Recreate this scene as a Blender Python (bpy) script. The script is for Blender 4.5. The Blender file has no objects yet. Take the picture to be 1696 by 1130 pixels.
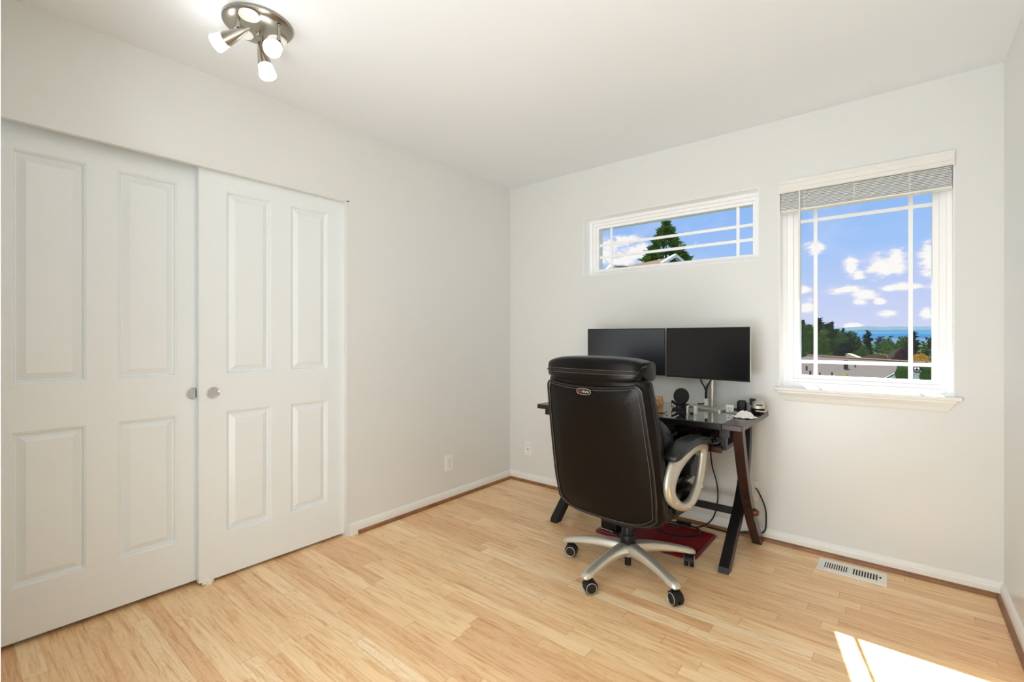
import bpy, bmesh, math, random
from mathutils import Vector, Matrix
PI = math.pi
sc = bpy.context.scene
COL = sc.collection
random.seed(7)

# ------------------------------------------------------------------ camera
CAM = Vector((2.5362, -3.0740, 1.1869)); YAW = 0.68608; FPX = 778.75
cd = bpy.data.cameras.new('camera'); cam = bpy.data.objects.new('camera', cd); COL.objects.link(cam)
cd.sensor_width = 36.0; cd.lens = 36.0 * FPX / 1696.0; cd.shift_y = -(565 - 559.07) / 1696.0
cd.clip_start = 0.02; cd.clip_end = 20000
cam.location = CAM; cam.rotation_euler = (PI/2, 0, YAW)
sc.camera = cam
sc.view_settings.view_transform = 'Standard'; sc.view_settings.look = 'None'
sc.view_settings.gamma = 1.0; sc.view_settings.use_curve_mapping = False
sc.view_settings.exposure = 0.23

def ray(px, py):
    X = (px - 848) / FPX
    return Vector((X*math.cos(YAW) - math.sin(YAW), X*math.sin(YAW) + math.cos(YAW), -(py - 559.07)/FPX))
def azel(px, py):
    r = ray(px, py); return math.atan2(r.x, r.y), math.atan2(r.z, math.hypot(r.x, r.y))

# ------------------------------------------------------------------ world: summer sky with clouds
W = bpy.data.worlds.new('sky'); sc.world = W; W.use_nodes = True
nt = W.node_tree; nt.nodes.clear()
def N(tree, typ, **kw):
    n = tree.nodes.new(typ)
    for k, v in kw.items():
        if k == 'inp':
            for i, x in v.items(): n.inputs[i].default_value = x
        else: setattr(n, k, v)
    return n
def mth(tree, op, a, b=None, c=None, clamp=False):
    n = tree.nodes.new('ShaderNodeMath'); n.operation = op; n.use_clamp = clamp
    for i, x in enumerate((a, b, c)):
        if x is None: continue
        if isinstance(x, (int, float)): n.inputs[i].default_value = x
        else: tree.links.new(x, n.inputs[i])
    return n.outputs[0]
def ramp(tree, fac, stops, interp='LINEAR'):
    n = tree.nodes.new('ShaderNodeValToRGB'); cr = n.color_ramp; cr.interpolation = interp
    while len(cr.elements) < len(stops): cr.elements.new(0.5)
    for e, (p, c) in zip(cr.elements, stops):
        e.position = p; e.color = (c[0], c[1], c[2], 1)
    tree.links.new(fac, n.inputs[0]); return n.outputs[0]
def mixc(tree, fac, a, b, mode='MIX'):
    n = tree.nodes.new('ShaderNodeMix'); n.data_type = 'RGBA'; n.blend_type = mode
    for s, x in ((n.inputs[0], fac), (n.inputs[6], a), (n.inputs[7], b)):
        if isinstance(x, (int, float)): s.default_value = x
        elif isinstance(x, tuple): s.default_value = (x[0], x[1], x[2], 1)
        else: tree.links.new(x, s)
    return n.outputs[2]
tc = nt.nodes.new('ShaderNodeTexCoord'); sep = nt.nodes.new('ShaderNodeSeparateXYZ')
nt.links.new(tc.outputs['Generated'], sep.inputs[0])
dx, dy, dz = sep.outputs
az = mth(nt, 'ARCTAN2', dx, dy); el = mth(nt, 'ARCSINE', dz)
sky = ramp(nt, mth(nt, 'MULTIPLY_ADD', el, 1/0.7, 0.1), [(0.0, (.40,.42,.40)), (0.085, (.45,.50,.52)), (0.10, (.66,.69,.92)), (0.19, (.56,.64,.93)), (0.33, (.36,.56,.96)), (0.5, (.27,.50,.95)), (1.0, (.20,.42,.90))])
cmb = nt.nodes.new('ShaderNodeCombineXYZ'); nt.links.new(az, cmb.inputs[0]); nt.links.new(mth(nt, 'MULTIPLY', el, 1.8), cmb.inputs[1])
noi = N(nt, 'ShaderNodeTexNoise', inp={'Scale': 48.0, 'Detail': 8.0, 'Roughness': 0.6}); nt.links.new(cmb.outputs[0], noi.inputs['Vector'])
noi2 = N(nt, 'ShaderNodeTexNoise', inp={'Scale': 5.0, 'Detail': 5.0, 'Roughness': 0.6, 'Distortion': 1.2}); nt.links.new(cmb.outputs[0], noi2.inputs['Vector'])
blobs = [(1470,440,42,22),(1485,425,20,14),(1409,442,14,20),(1422,455,14,10),(1352,410,20,12),(1435,488,26,12),(1400,480,40,8),(1336,508,18,14),(1335,480,16,7),
         (1410,541,20,8),(1540,430,22,36),(1535,520,12,12),(1456,500,14,8),(1470,520,20,7),(1425,500,16,7),(1500,475,60,7),
         (1035,400,26,12),(1050,420,34,16),(1062,410,16,14),(1010,405,16,14),(1000,425,30,14),(1030,432,40,10),(1080,428,24,12),(1120,425,10,7)]
B = None
for (px, py, rx, ry) in blobs:
    a0, e0 = azel(px, py); a1, _ = azel(px + rx, py); _, e1 = azel(px, py - ry)
    u = mth(nt, 'DIVIDE', mth(nt, 'SUBTRACT', az, a0), a1 - a0); v = mth(nt, 'DIVIDE', mth(nt, 'SUBTRACT', el, e0), abs(e1 - e0))
    d = mth(nt, 'SQRT', mth(nt, 'ADD', mth(nt, 'MULTIPLY', u, u), mth(nt, 'MULTIPLY', v, v)))
    w = mth(nt, 'SUBTRACT', 1.0, d)
    B = w if B is None else mth(nt, 'MAXIMUM', B, w)
B = mth(nt, 'MAXIMUM', B, -1.0)
cl = mth(nt, 'ADD', mth(nt, 'MULTIPLY', B, 1.5), mth(nt, 'MULTIPLY_ADD', noi.outputs[0], 3.6, -1.75))
clf = mth(nt, 'MULTIPLY_ADD', cl, .85, 0.30, clamp=True)
wisp = mth(nt, 'MULTIPLY_ADD', noi2.outputs[0], 3.2, -1.55, clamp=True)
sky = mixc(nt, mth(nt, 'MULTIPLY', wisp, 0.55), sky, (.72,.74,.97))
ccol = ramp(nt, clf, [(0.3, (.66,.68,.94)), (0.75, (.93,.88,.93)), (1.0, (1.0,.97,.95))])
sky = mixc(nt, clf, sky, ccol)
# unseen half of the sky behind the camera, whitened and brightened as added fill
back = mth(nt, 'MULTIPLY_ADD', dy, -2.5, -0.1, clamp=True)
sky_fill = mixc(nt, back, sky, (.90, .96, 1.0))
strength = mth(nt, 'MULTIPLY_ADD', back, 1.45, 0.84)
bg = nt.nodes.new('ShaderNodeBackground'); nt.links.new(sky_fill, bg.inputs[0]); nt.links.new(strength, bg.inputs[1])
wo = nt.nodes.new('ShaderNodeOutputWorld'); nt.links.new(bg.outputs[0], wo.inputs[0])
W.cycles.sampling_method = 'MANUAL'; W.cycles.sample_map_resolution = 1024

# ------------------------------------------------------------------ sun
sd = bpy.data.lights.new('sun', 'SUN'); sd.energy = 21.0; sd.angle = math.radians(0.6); sd.color = (1.0, .97, .93)
sun = bpy.data.objects.new('sun', sd); COL.objects.link(sun)
sun.rotation_euler = Vector((.258, -1.0, -1.202)).to_track_quat('-Z', 'Y').to_euler()
# added area light low behind the camera, bouncing fill off the ceiling
hd = bpy.data.lights.new('ceiling_fill', 'AREA'); hd.shape = 'RECTANGLE'; hd.size = 1.6; hd.size_y = 1.0; hd.energy = 45; hd.color = (.93, .97, 1.0)
fill_light = bpy.data.objects.new('ceiling_fill', hd); COL.objects.link(fill_light); fill_light.location = (1.7, -3.9, .30); fill_light.rotation_euler = (math.radians(150), 0, math.radians(42))
sc.cycles.max_bounces = 14; sc.cycles.diffuse_bounces = 8; sc.cycles.glossy_bounces = 6; sc.cycles.transparent_max_bounces = 16
sc.cycles.caustics_reflective = False; sc.cycles.caustics_refractive = False
sc.cycles.use_denoising = True; sc.cycles.sample_clamp_indirect = 6.0

# ------------------------------------------------------------------ materials
def srgb(r, g, b):
    f = lambda c: (c/255/12.92 if c/255 <= .04045 else ((c/255 + .055)/1.055)**2.4)
    return (f(r), f(g), f(b))
def pmat(name, col, rough=.5, metal=0.0, spec=.5, coat=0.0, bump=None, var=None):
    m = bpy.data.materials.new(name); m.use_nodes = True; t = m.node_tree; p = t.nodes['Principled BSDF']
    p.inputs['Base Color'].default_value = (*col, 1); p.inputs['Roughness'].default_value = rough
    p.inputs['Metallic'].default_value = metal; p.inputs['Specular IOR Level'].default_value = spec
    p.inputs['Coat Weight'].default_value = coat
    co = t.nodes.new('ShaderNodeTexCoord')
    if bump:
        sca, st = bump
        n = N(t, 'ShaderNodeTexNoise', inp={'Scale': sca, 'Detail': 3.0}); t.links.new(co.outputs['Object'], n.inputs['Vector'])
        b = N(t, 'ShaderNodeBump', inp={'Strength': st, 'Distance': .002}); t.links.new(n.outputs[0], b.inputs['Height']); t.links.new(b.outputs[0], p.inputs['Normal'])
    sca, amt = var if var else (6.0, .05)
    n = N(t, 'ShaderNodeTexNoise', inp={'Scale': sca, 'Detail': 4.0}); t.links.new(co.outputs['Object'], n.inputs['Vector'])
    c = ramp(t, n.outputs[0], [(.3, tuple(x*(1-amt) for x in col)), (.7, tuple(min(1, x*(1+amt)) for x in col))])
    t.links.new(c, p.inputs['Base Color'])
    return m
M = {}
M['wall'] = pmat('wall_paint', srgb(225,226,223), .30, spec=.5, bump=(260, .10), var=(2.0, .008))
M['ceiling'] = pmat('ceiling_paint', srgb(232,236,239), .85, bump=(90, .18), var=(2.0, .006))
M['door'] = pmat('door_paint', srgb(233,238,239), .34, bump=(40, .03), var=(3.0, .008))
M['trim'] = pmat('white_trim', srgb(236,236,230), .35, var=(8.0, .02))
M['vinyl'] = pmat('white_vinyl', srgb(250,250,250), .35, var=(8.0, .01))
M['blind'] = pmat('blind_white', srgb(232,230,224), .4, var=(9.0, .02))
M['shoe'] = pmat('brown_shoe_moulding', srgb(142,96,58), .4, var=(14.0, .25))
M['plastic'] = pmat('white_plastic', srgb(238,236,228), .35)
M['black'] = pmat('black_plastic', (.010,.010,.0105), .38, spec=.25, bump=(300,.05))
M['blackpaint'] = pmat('black_painted_steel', (.008,.007,.007), .3, spec=.3)
M['rubber'] = pmat('dark_rubber', (.012,.012,.012), .6, spec=.3)
M['screen'] = pmat('monitor_screen', (.006,.006,.007), .25, spec=.4)
M['silver'] = pmat('champagne_silver_paint', srgb(205,200,186), .3, metal=.65, var=(9,.03))
M['brushed'] = pmat('brushed_nickel', srgb(168,162,150), .28, metal=1.0, var=(30,.08))
M['chrome'] = pmat('chrome', srgb(210,210,208), .12, metal=1.0)
M['espresso'] = pmat('espresso_wood', srgb(52,28,22), .25, spec=.35, var=(9.0,.35))
M['leather'] = pmat('dark_brown_leather', (.0040,.0028,.0023), .27, spec=.20, bump=(170,.35), var=(5.0,.25))
M['leatherb'] = pmat('black_leather', (.010,.0095,.009), .30, spec=.5, bump=(170,.3), var=(5.0,.2))
M['stitch'] = pmat('tan_thread', srgb(120,112,98), .7)
M['red'] = pmat('red_mat', srgb(120,12,20), .35, spec=.5, var=(12,.15))
M['tan'] = pmat('tan_wood', srgb(196,150,96), .5, var=(40,.25))
M['cablew'] = pmat('white_cable', srgb(225,220,205), .5)
M['paper'] = pmat('white_paper', srgb(240,238,232), .8, bump=(60,.5))
M['teal'] = pmat('grey_green_pad', srgb(96,112,108), .18, spec=.7)
M['dark'] = pmat('dark_inside', (.02,.02,.018), .8)
M['bronze'] = pmat('antique_bronze', srgb(110,68,34), .35, metal=.7)
M['labelred'] = pmat('badge_red', srgb(150,60,55), .5)
M['labelgrey'] = pmat('badge_grey', srgb(190,180,165), .4)
M['shingle'] = pmat('roof_shingles', srgb(70,66,64), .9, spec=0, bump=(30,.6), var=(9.0,.14))
M['shingle2'] = pmat('tan_shingles', srgb(92,78,66), .9, spec=0, var=(5.0,.15))
M['siding'] = pmat('grey_siding', srgb(165,166,168), .8, spec=0)
M['housewhite'] = pmat('white_house_trim', srgb(180,182,182), .7)
M['blue_trim'] = pmat('pale_blue_house_trim', srgb(112,130,138), .7)
M['cream'] = pmat('cream_roof', srgb(150,140,116), .8)
M['bark'] = pmat('bark', srgb(80,62,48), .9, var=(12,.3))
for k, c in (('fir', (50,84,38)), ('firdark', (30,54,34)), ('green', (92,132,50)), ('lime', (112,146,52)), ('hedge', (74,124,22)), ('plum', (92,54,66)), ('gold', (255,210,80)), ('yellow', (240,236,70)), ('blueg', (70,104,100))):
    M[k] = pmat('foliage_' + k, tuple(x*.42 for x in srgb(*c)), .8, spec=.1, var=(1.4, .35))
M['ground'] = pmat('ground_green', srgb(40,60,30), .95, spec=0, var=(.05,.3))
M['sea'] = pmat('sea_water', srgb(130,142,152), .5, spec=.2, var=(.002,.08))
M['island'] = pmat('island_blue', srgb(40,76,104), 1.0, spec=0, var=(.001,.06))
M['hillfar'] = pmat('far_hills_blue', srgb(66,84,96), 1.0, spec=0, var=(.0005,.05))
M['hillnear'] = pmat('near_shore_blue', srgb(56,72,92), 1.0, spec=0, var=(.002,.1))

def glassmat(name, tint, refl):
    m = bpy.data.materials.new(name); m.use_nodes = True; t = m.node_tree; t.nodes.clear()
    tr = N(t, 'ShaderNodeBsdfTransparent', inp={0: (*tint, 1)}); gl = N(t, 'ShaderNodeBsdfGlossy', inp={1: .02})
    fr = N(t, 'ShaderNodeFresnel', inp={0: 1.45}); f = mth(t, 'MULTIPLY', fr.outputs[0], refl)
    mx = t.nodes.new('ShaderNodeMixShader'); t.links.new(f, mx.inputs[0]); t.links.new(tr.outputs[0], mx.inputs[1]); t.links.new(gl.outputs[0], mx.inputs[2])
    o = t.nodes.new('ShaderNodeOutputMaterial'); t.links.new(mx.outputs[0], o.inputs[0]); return m
M['pane'] = glassmat('window_glass', (.98,.99,.985), .2)
M['blackglass'] = pmat('black_tinted_glass', (.02,.022,.02), .03, spec=1.0, coat=1.0)
M['clear'] = glassmat('clear_plastic', (.85,.87,.86), 1.6)
def emit(name, col, s):
    m = bpy.data.materials.new(name); m.use_nodes = True; t = m.node_tree; p = t.nodes['Principled BSDF']
    p.inputs['Base Color'].default_value = (.9,.9,.9,1); p.inputs['Emission Color'].default_value = (*col, 1); p.inputs['Emission Strength'].default_value = s
    return m
M['lampglass'] = emit('lit_frosted_glass', (.94,.97,1.0), 9.0)

def floor_mat():
    m = bpy.data.materials.new('laminate_floor'); m.use_nodes = True; t = m.node_tree; p = t.nodes['Principled BSDF']
    co = t.nodes.new('ShaderNodeTexCoord'); s = t.nodes.new('ShaderNodeSeparateXYZ'); t.links.new(co.outputs['Object'], s.inputs[0])
    X, Y, _ = s.outputs
    w = .0635
    yr = mth(t, 'DIVIDE', mth(t, 'ADD', Y, 10.0), w); row = mth(t, 'FLOOR', yr); fy = mth(t, 'FRACT', yr)
    wn = N(t, 'ShaderNodeTexWhiteNoise', noise_dimensions='1D'); t.links.new(row, wn.inputs['W'])
    ln = mth(t, 'MULTIPLY_ADD', wn.outputs[0], .40, .50)
    xr = mth(t, 'ADD', mth(t, 'DIVIDE', mth(t, 'ADD', X, 10.0), ln), mth(t, 'MULTIPLY', wn.outputs[0], 37.3))
    cell = mth(t, 'FLOOR', xr); fx = mth(t, 'FRACT', xr)
    cv = t.nodes.new('ShaderNodeCombineXYZ'); t.links.new(cell, cv.inputs[0]); t.links.new(row, cv.inputs[1])
    w2 = N(t, 'ShaderNodeTexWhiteNoise', noise_dimensions='2D'); t.links.new(cv.outputs[0], w2.inputs['Vector'])
    base = ramp(t, w2.outputs[0], [(0, srgb(233,188,142)), (.2, srgb(240,198,150)), (.45, srgb(245,207,158)), (.75, srgb(250,216,168)), (1.0, srgb(253,225,184))])
    # grain coordinates: stretched along the board, offset per block
    off = mth(t, 'MULTIPLY', w2.outputs[0], 61.0)
    g = t.nodes.new('ShaderNodeCombineXYZ'); t.links.new(mth(t, 'MULTIPLY', X, 2.2), g.inputs[0]); t.links.new(mth(t, 'MULTIPLY', Y, 30.0), g.inputs[1]); t.links.new(off, g.inputs[2])
    gn = N(t, 'ShaderNodeTexNoise', inp={'Scale': 2.2, 'Detail': 6.0, 'Roughness': .65, 'Distortion': .6}); t.links.new(g.outputs[0], gn.inputs['Vector'])
    streak = ramp(t, gn.outputs[0], [(.32, (.78,.62,.48)), (.43, (.92,.84,.75)), (.50, (.99,.98,.96)), (.60, (1.03,1.03,1.03)), (.72, (1.10,1.12,1.13))])
    # cathedral rings
    g2 = t.nodes.new('ShaderNodeCombineXYZ'); t.links.new(mth(t, 'MULTIPLY', X, 3.0), g2.inputs[0]); t.links.new(mth(t, 'MULTIPLY', Y, 16.0), g2.inputs[1]); t.links.new(off, g2.inputs[2])
    n3 = N(t, 'ShaderNodeTexNoise', inp={'Scale': 1.3, 'Detail': 1.5}); t.links.new(g2.outputs[0], n3.inputs['Vector'])
    rings = mth(t, 'ABSOLUTE', mth(t, 'SINE', mth(t, 'MULTIPLY', n3.outputs[0], 55.0)))
    sel = mth(t, 'GREATER_THAN', w2.outputs[1] if False else mth(t, 'FRACT', mth(t, 'MULTIPLY', w2.outputs[0], 13.7)), .62)
    rf = mth(t, 'MULTIPLY', mth(t, 'MULTIPLY', mth(t, 'POWER', mth(t, 'SUBTRACT', 1.0, rings), 3.0), .26), sel)
    # knots
    kn = N(t, 'ShaderNodeTexVoronoi', inp={'Scale': 2.3}); 
    kv = t.nodes.new('ShaderNodeCombineXYZ'); t.links.new(mth(t, 'MULTIPLY', X, 1.4), kv.inputs[0]); t.links.new(mth(t, 'MULTIPLY', Y, 3.0), kv.inputs[1]); t.links.new(kv.outputs[0], kn.inputs['Vector'])
    kf = mth(t, 'MULTIPLY', mth(t, 'LESS_THAN', kn.outputs['Distance'], .045), .35)
    c = mixc(t, 1.0, base, streak, 'MULTIPLY')
    c = mixc(t, rf, c, srgb(184,122,74)); c = mixc(t, kf, c, srgb(150,100,62))
    # seams
    ex = mth(t, 'MINIMUM', fx, mth(t, 'SUBTRACT', 1.0, fx)); ey = mth(t, 'MINIMUM', fy, mth(t, 'SUBTRACT', 1.0, fy))
    sx = mth(t, 'LESS_THAN', mth(t, 'MULTIPLY', ex, .42), .0010); sy = mth(t, 'LESS_THAN', mth(t, 'MULTIPLY', ey, w), .0007)
    seam = mth(t, 'MAXIMUM', sx, sy)
    c = mixc(t, mth(t, 'MULTIPLY', seam, .30), c, srgb(150,104,66))
    t.links.new(c, p.inputs['Base Color'])
    p.inputs['Roughness'].default_value = .30; p.inputs['Specular IOR Level'].default_value = .5
    b = N(t, 'ShaderNodeBump', inp={'Strength': .06, 'Distance': .002}); t.links.new(gn.outputs[0], b.inputs['Height']); t.links.new(b.outputs[0], p.inputs['Normal'])
    return m
M['floor'] = floor_mat()

# ------------------------------------------------------------------ mesh helpers
class MB:
    def __init__(s): s.v = []; s.f = []
    def add(s, vs, fs, mat=None):
        o = len(s.v)
        for p in vs:
            p = Vector(p); s.v.append(tuple(mat @ p) if mat else tuple(p))
        s.f += [tuple(i + o for i in f) for f in fs]; return s
    def box(s, a, b, mat=None):
        x0,y0,z0 = a; x1,y1,z1 = b
        return s.add([(x0,y0,z0),(x1,y0,z0),(x1,y1,z0),(x0,y1,z0),(x0,y0,z1),(x1,y0,z1),(x1,y1,z1),(x0,y1,z1)],
                     [(0,3,2,1),(4,5,6,7),(0,1,5,4),(1,2,6,5),(2,3,7,6),(3,0,4,7)], mat)
    def loft(s, rings, closed=False, mat=None, caps=True):
        n = len(rings[0]); vs = [p for r in rings for p in r]; fs = []
        m = len(rings)
        for i in range(m if closed else m - 1):
            j = (i + 1) % m
            for k in range(n):
                l = (k + 1) % n; fs.append((i*n+k, i*n+l, j*n+l, j*n+k))
        if caps and not closed: fs.append(tuple(range(n))[::-1]); fs.append(tuple((m-1)*n + k for k in range(n)))
        return s.add(vs, fs, mat)
    def cyl(s, a, b, r, r2=None, n=24):
        r2 = r if r2 is None else r2
        return s.tube([a, b], [r, r2], n)
    def tube(s, pts, r, n=10, closed=False):
        pts = [Vector(p) for p in pts]; m = len(pts)
        rs = r if isinstance(r, (list, tuple)) else [r]*m
        T = []
        for i in range(m):
            a = pts[(i-1) % m] if closed or i > 0 else pts[i]; b = pts[(i+1) % m] if closed or i < m-1 else pts[i]
            T.append((b - a).normalized())
        u = T[0].orthogonal().normalized(); rings = []
        for i in range(m):
            u = (u - T[i]*u.dot(T[i])); u = u.normalized() if u.length > 1e-6 else T[i].orthogonal().normalized()
            w = T[i].cross(u)
            rings.append([pts[i] + (u*math.cos(2*PI*k/n) + w*math.sin(2*PI*k/n))*rs[i] for k in range(n)])
        return s.loft(rings, closed=closed)
    def lathe(s, prof, n=32, mat=None):     # profile (r, z) about z
        rings = [[(r*math.cos(2*PI*k/n), r*math.sin(2*PI*k/n), z) for k in range(n)] for r, z in prof]
        return s.loft(rings, mat=mat)
    def prism(s, poly, axis, a, b, mat=None):  # polygon in the two other axes, extruded along axis from a to b
        def P(p, h):
            return {'x': (h, p[0], p[1]), 'y': (p[0], h, p[1]), 'z': (p[0], p[1], h)}[axis]
        return s.loft([[P(p, a) for p in poly], [P(p, b) for p in poly]], mat=mat)
def obj(name, mb, mat, parent=None, smooth=False, bevel=0, bseg=2, loc=None, rot=None, sub=0, angle=None):
    me = bpy.data.meshes.new(name); me.from_pydata(mb.v, [], mb.f); me.update()
    bm = bmesh.new(); bm.from_mesh(me); bmesh.ops.recalc_face_normals(bm, faces=bm.faces); bm.to_mesh(me); bm.free()
    me.materials.append(M[mat] if isinstance(mat, str) else mat)
    if smooth:
        me.polygons.foreach_set('use_smooth', [True]*len(me.polygons))
        try: me.set_sharp_from_angle(angle=math.radians(angle or 40))
        except Exception: pass
    o = bpy.data.objects.new(name, me); COL.objects.link(o)
    if loc: o.location = loc
    if rot: o.rotation_euler = rot
    if parent: o.parent = parent
    if bevel:
        b = o.modifiers.new('bevel', 'BEVEL'); b.width = bevel; b.segments = bseg; b.limit_method = 'ANGLE'; b.angle_limit = math.radians(35)
    if sub:
        b = o.modifiers.new('sub', 'SUBSURF'); b.levels = sub; b.render_levels = sub
    return o
def struct(name, mb, mat, parent=None, **kw):
    o = obj(name, mb, mat, parent, **kw)
    if not parent: o['kind'] = 'structure'
    return o
def tag(o, label, cat, group=None, kind=None):
    o['label'] = label; o['category'] = cat
    if group: o['group'] = group
    if kind: o['kind'] = kind
    return o
def thing(name, label, cat, loc=(0,0,0), rz=0, group=None):
    o = bpy.data.objects.new(name, None); o.empty_display_size = .1; COL.objects.link(o); o.location = loc; o.rotation_euler = (0,0,rz)
    return tag(o, label, cat, group)
def se(cx, cy, rx, ry, n=2.6, k=28):
    out = []
    for i in range(k):
        a = 2*PI*i/k; c, s_ = math.cos(a), math.sin(a)
        out.append((cx + rx*math.copysign(abs(c)**(2/n), c), cy + ry*math.copysign(abs(s_)**(2/n), s_)))
    return out
def smoothpath(pts, n=8, closed=False):
    P = [Vector(p) for p in pts]; m = len(P); out = []
    for i in range(m if closed else m - 1):
        g = lambda j: P[j % m] if closed else P[max(0, min(m-1, j))]
        a, b, c, d = g(i-1), g(i), g(i+1), g(i+2)
        for k in range(n):
            t = k/n
            out.append(.5*((2*b) + (c-a)*t + (2*a-5*b+4*c-d)*t*t + (3*b-a-3*c+d)*t**3))
    if not closed: out.append(P[-1])
    return out

# ------------------------------------------------------------------ the room
H = 2.44; RW = 2.913; YF = -2.985
def panel_with_holes(mb, us, vs, holes, P, d0, d1):
    # flat wall between depths d0 (room face) and d1, rectangular holes with reveals; P(u, v, d) gives the point
    inh = lambda u, v: any(a < u < b and c < v < d for a, b, c, d in holes)
    us = sorted(set(us + [h[0] for h in holes] + [h[1] for h in holes])); vs = sorted(set(vs + [h[2] for h in holes] + [h[3] for h in holes]))
    for i in range(len(us)-1):
        for j in range(len(vs)-1):
            if inh((us[i]+us[i+1])/2, (vs[j]+vs[j+1])/2): continue
            for d in (d0, d1):
                mb.add([P(us[i],vs[j],d),P(us[i+1],vs[j],d),P(us[i+1],vs[j+1],d),P(us[i],vs[j+1],d)], [(0,1,2,3)])
    for a, b, c, d in holes + [(us[0], us[-1], vs[0], vs[-1])]:
        q = [(a,c),(b,c),(b,d),(a,d)]
        for k in range(4):
            p, r = q[k], q[(k+1) % 4]
            mb.add([P(*p,d0),P(*r,d0),P(*r,d1),P(*p,d1)], [(0,1,2,3)])
    return mb
W1 = (.717, 1.902, 1.649, 2.073); W2 = (2.012, 2.747, .905, 2.078)
WT = .19
struct('floor', MB().box((-.75,-4.9,-.2), (RW+.15,.0,0)), 'floor')
struct('ceiling', MB().box((-.75,-3.25,H), (RW+.15,WT,H+.15)), 'ceiling')
struct('wall_back', panel_with_holes(MB(), [-.12,RW+.12], [-.2,H], [W1,W2], lambda u,v,d: (u,d,v), 0, WT), 'wall')
struct('wall_right', MB().box((RW,-4.9,-.2), (RW+.12,0,H)), 'wall')
CY0, CY1, CH = -3.02, -1.528, 2.002
wl = MB(); wl.box((-.115,CY1,-.2), (0,0,H)); wl.box((-.022,CY0,CH), (0,CY1,H)); wl.box((-.115,-4.9,-.2), (0,CY0,CH))
struct('wall_left', wl, 'wall')
struct('wall_front', MB().box((0,-3.11,-.2), (.987,YF,H)), 'wall')
cw = MB().box((-.75,-4.9,-.2), (-.7,0,H)); cw.box((-.7,CY1+.2,0), (-.115,CY1+.25,H)); cw.box((-.7,-3.4,0), (-.115,-3.35,H))
struct('wall_closet', cw, 'wall')
def baseboard(name, p0, p1, nrm, shoe=True, cut=0):
    p0 = Vector(p0); p1 = Vector(p1); n = Vector(nrm)
    def run(prof, a, b):
        mb = MB(); mb.loft([[a + n*d + Vector((0,0,z)) for d, z in prof], [b + n*d + Vector((0,0,z)) for d, z in prof]]); return mb
    o = struct(name, run([(0,0),(.014,0),(.014,.045),(.0115,.052),(.0115,.056),(.008,.063),(.004,.068),(0,.070)], p0, p1), 'trim')
    d = (p1 - p0).normalized()
    q = [(.0135,0)] + [(.0135 + .015*math.sin(a), .021*math.cos(a)) for a in [PI/2*k/5 for k in range(5, -1, -1)]]
    struct('shoe_moulding', run(q, p0 + d*cut, p1), 'shoe', o)
baseboard('baseboard_left', (0,CY1+.02,0), (0,0,0), (1,0,0), cut=.045)
baseboard('baseboard_back', (0,0,0), (RW,0,0), (0,-1,0))
baseboard('baseboard_right', (RW,0,0), (RW,-3.2,0), (-1,0,0))
# metal corner bead edge around the closet opening
tr = MB().box((-.115,CY1-.004,0), (.0025,CY1+.012,CH+.0)); struct('trim_1', tr, 'wall')
struct('trim_2', MB().box((-.024,CY0,CH-.006), (.0025,CY1+.012,CH+.004)), 'wall')

def closet_door(name, xf, y0, y1, z0, z1, label=None):
    t = .034; mb = MB()
    panels = []
    for (pa, pb) in ((.118,.333),(.437,.652)):
        for (za, zb) in ((.225,.822),(1.006,1.912)): panels.append((y0+pa, y0+pb, za, zb))
    us = [y0, y1]; vs = [z0, z1]
    for p in panels: us += p[:2]; vs += p[2:]
    us = sorted(set(round(u,5) for u in us)); vs = sorted(set(vs))
    inh = lambda u, v: any(a < u < b and c < v < d for a, b, c, d in panels)
    for i in range(len(us)-1):
        for j in range(len(vs)-1):
            if not inh((us[i]+us[i+1])/2, (vs[j]+vs[j+1])/2):
                mb.add([(xf,us[i],vs[j]),(xf,us[i+1],vs[j]),(xf,us[i+1],vs[j+1]),(xf,us[i],vs[j+1])], [(0,1,2,3)])
    prof = [(0,0),(.003,-.003),(.006,-.0035),(.011,-.0165),(.015,-.0175),(.041,-.0045),(.044,-.0045)]
    for a, b, c, d in panels:
        rings = [[(xf+dz,a+i_,c+i_),(xf+dz,b-i_,c+i_),(xf+dz,b-i_,d-i_),(xf+dz,a+i_,d-i_)] for i_, dz in prof]
        n0 = len(mb.v); mb.loft(rings, caps=False); k = n0 + (len(prof)-1)*4; mb.f.append((k,k+1,k+2,k+3))
    xb = xf - t
    mb.add([(xf,y0,z0),(xf,y1,z0),(xf,y1,z1),(xf,y0,z1),(xb,y0,z0),(xb,y1,z0),(xb,y1,z1),(xb,y0,z1)], [(4,5,6,7),(0,1,5,4),(1,2,6,5),(2,3,7,6),(3,0,4,7)])
    return struct(name, mb, 'door')
d1 = closet_door('door_1', -.072, CY0+.004, CY0+.004+.766, .020, 2.03)
d2 = closet_door('door_2', -.030, -2.287, -1.532, .015, 2.03)
def finger_pull(d, xf, y, z, mat):
    ring = MB(); R = .026
    ring.tube([(xf+.0012,y+R*math.cos(2*PI*q/40),z+R*math.sin(2*PI*q/40)) for q in range(40)], .0022, 8, closed=True)
    f = obj('finger_pull', ring, 'chrome', d, smooth=True)
    cup = MB(); cup.lathe([(R-.0045,.0012),(R-.007,.0004),(.0004,.0003)], 40, Matrix.Translation((xf,y,z)) @ Matrix.Rotation(PI/2,4,'Y'))
    obj('pull_cup', cup, mat, f, smooth=True)
finger_pull(d2, -.030, -2.228, .918, 'chrome')
finger_pull(d1, -.072, -2.300, .918, 'chrome')
g = MB().box((-.05,-2.262,.0), (-.012,-2.232,.003)); g.box((-.030,-2.256,.003), (-.014,-2.238,.018)); g.box((-.034,-2.275,.003), (-.0285,-2.225,.03))
tag(obj('door_guide', g, 'plastic', bevel=.001), 'small translucent white plastic floor guide under the corner of the front sliding door', 'door guide')

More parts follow.
